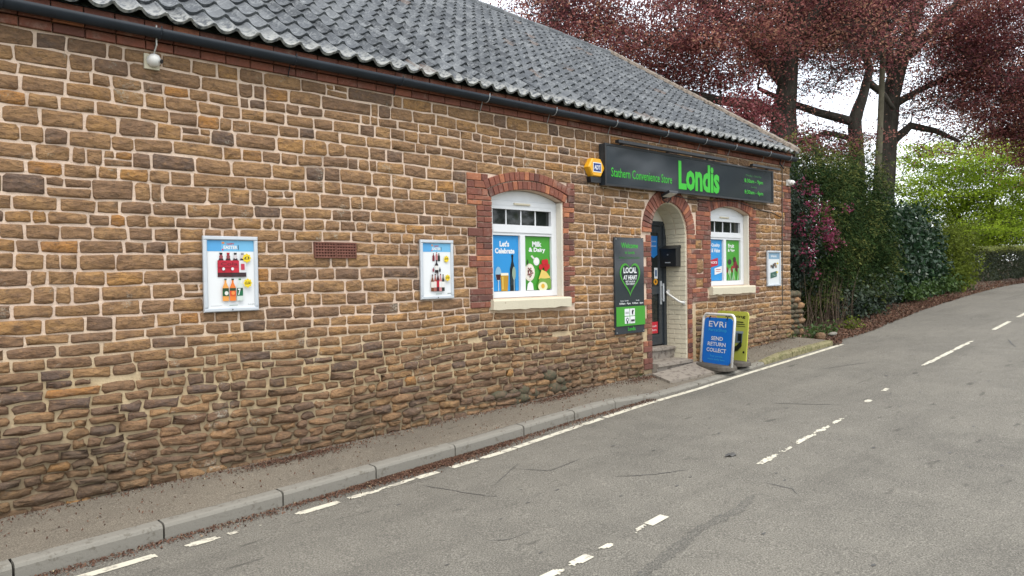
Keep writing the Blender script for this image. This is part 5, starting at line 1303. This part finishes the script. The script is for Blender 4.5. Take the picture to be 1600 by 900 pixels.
weed(8.72, -.06, .05, 40, 'tiny weed at the wall foot left of the doorstep')

# rubble wall stub past the building corner
rw = empty('rubble_wall', (13.75, .2, .5), 'stub of rough rubble wall, coloured dark for moss and shade, joining the right corner of the building', 'wall')
m = MB(); m.box(13.425, 13.92, .12, .6, .2, 1.36); m.build('core', MT['moss'], rw)
z = .42
while z < 1.34:
    h = U(.08, .15); x = 13.43
    while x < 13.88:
        wd = U(.12, .26); lump(x + wd / 2, .08, z + h / 2, wd * .56, .085, h * .58, MT['stone'] if U() < .3 else MT['moss'], rw, 'stone'); x += wd  # mostly the moss tone: growth, plus the stub's shade put into the colour
    z += h
lump(13.75, -.42, float(hb(13.75)) - .03, .11, .09, .09, MT['stone'], None, 'loose_stone', 'loose squared stone lying at the pavement end by the building corner', 'stone')
lump(14.35, -.38, float(hb(14.35)) - .05, .13, .07, .04, MT['kerb'], None, 'loose_stone', 'flat pale stone lying on the verge among the leaf litter', 'stone')

# fallen bud scales and leaves
C = []; T = []
def litter(n, xf, yf, zf, spread=.0):
    x = xf(n); y = yf(x, n); C.append(np.stack([x, y, zf(x, y) + .006 + U(0, .008, n)], 1))
kz_ = lambda x, y: road_z(x, y)
litter(5200, lambda n: U(-1, 8, n), lambda x, n: kerb_y(x) - .015 - np.abs(rng.normal(0, .07, n)), kz_)
litter(6500, lambda n: rng.normal(4.3, .55, n), lambda x, n: kerb_y(x) - .02 - np.abs(rng.normal(0, .09, n)), kz_)
litter(2600, lambda n: U(-1, 13.3, n), lambda x, n: -.03 - np.abs(rng.normal(0, .08, n)), pave_z)
for xc, s, n in ((3.35, .30, 1500), (6.95, .28, 900), (8.7, .22, 600), (9.6, .3, 500)):
    litter(n, lambda k, xc=xc, s=s: rng.normal(xc, s, k), lambda x, k: -.10 - np.abs(rng.normal(0, .09, k)), pave_z)
litter(900, lambda n: U(0, 13, n), lambda x, n: U(-.8, -.1, n), pave_z)
litter(6000, lambda n: U(13.5, 24, n), lambda x, n: road_left(x) + np.abs(rng.normal(0, .5, n)) - .06, lambda x, y: np.maximum(verge_zv(x, y), road_z(x, y)) + .02)
litter(5000, lambda n: U(22, 42, n), lambda x, n: road_left(x) + np.abs(rng.normal(0, .6, n)) - .1, lambda x, y: np.maximum(verge_zv(x, y), road_z(x, y)) + .02)
C = np.concatenate(C); sz = np.where(C[:, 0] > 13.4, .055, .020)
o = leaves('leaf_litter', C, sz, MT['litter'], None, 1.5, .6, None, 'stuff'); tag(o, 'scattered red-brown bud scales and fallen leaves along the kerb, wall foot and verge', 'leaf litter')

# ---------------------------------------------------------------- opposite side of the road (seen in the glossy sign and the panes)
for i, (x, y, h) in enumerate(((26, -17, 8.5), (34, -16, 11), (44, -18, 10))):
    lim = [([(x, y, .4), (x, y, 3), (x + .3, y, h * .8)], [.35, .28, .08]), ([(x, y, 2.6), (x - 1.6, y + .5, h * .6)], [.15, .04]), ([(x, y, 2.8), (x + 1.6, y - .4, h * .6)], [.15, .04])]
    att = in_ell(70, [(x, y, h * .62, 3.6, 3, h * .36, 1)])
    tree('roadside_tree', ['low rounded tree across the road, mirrored in the fascia sign', 'tallest tree across the road, mirrored in the fascia sign', 'farthest tree across the road, mirrored in the fascia sign'][i], 'tree', lim, att, .34, MT['lf_hedge'], 60, (.8, .8, .6), MT['bark'], 'trees across the road', flat=.3, twig=.015, limb_sides=6)
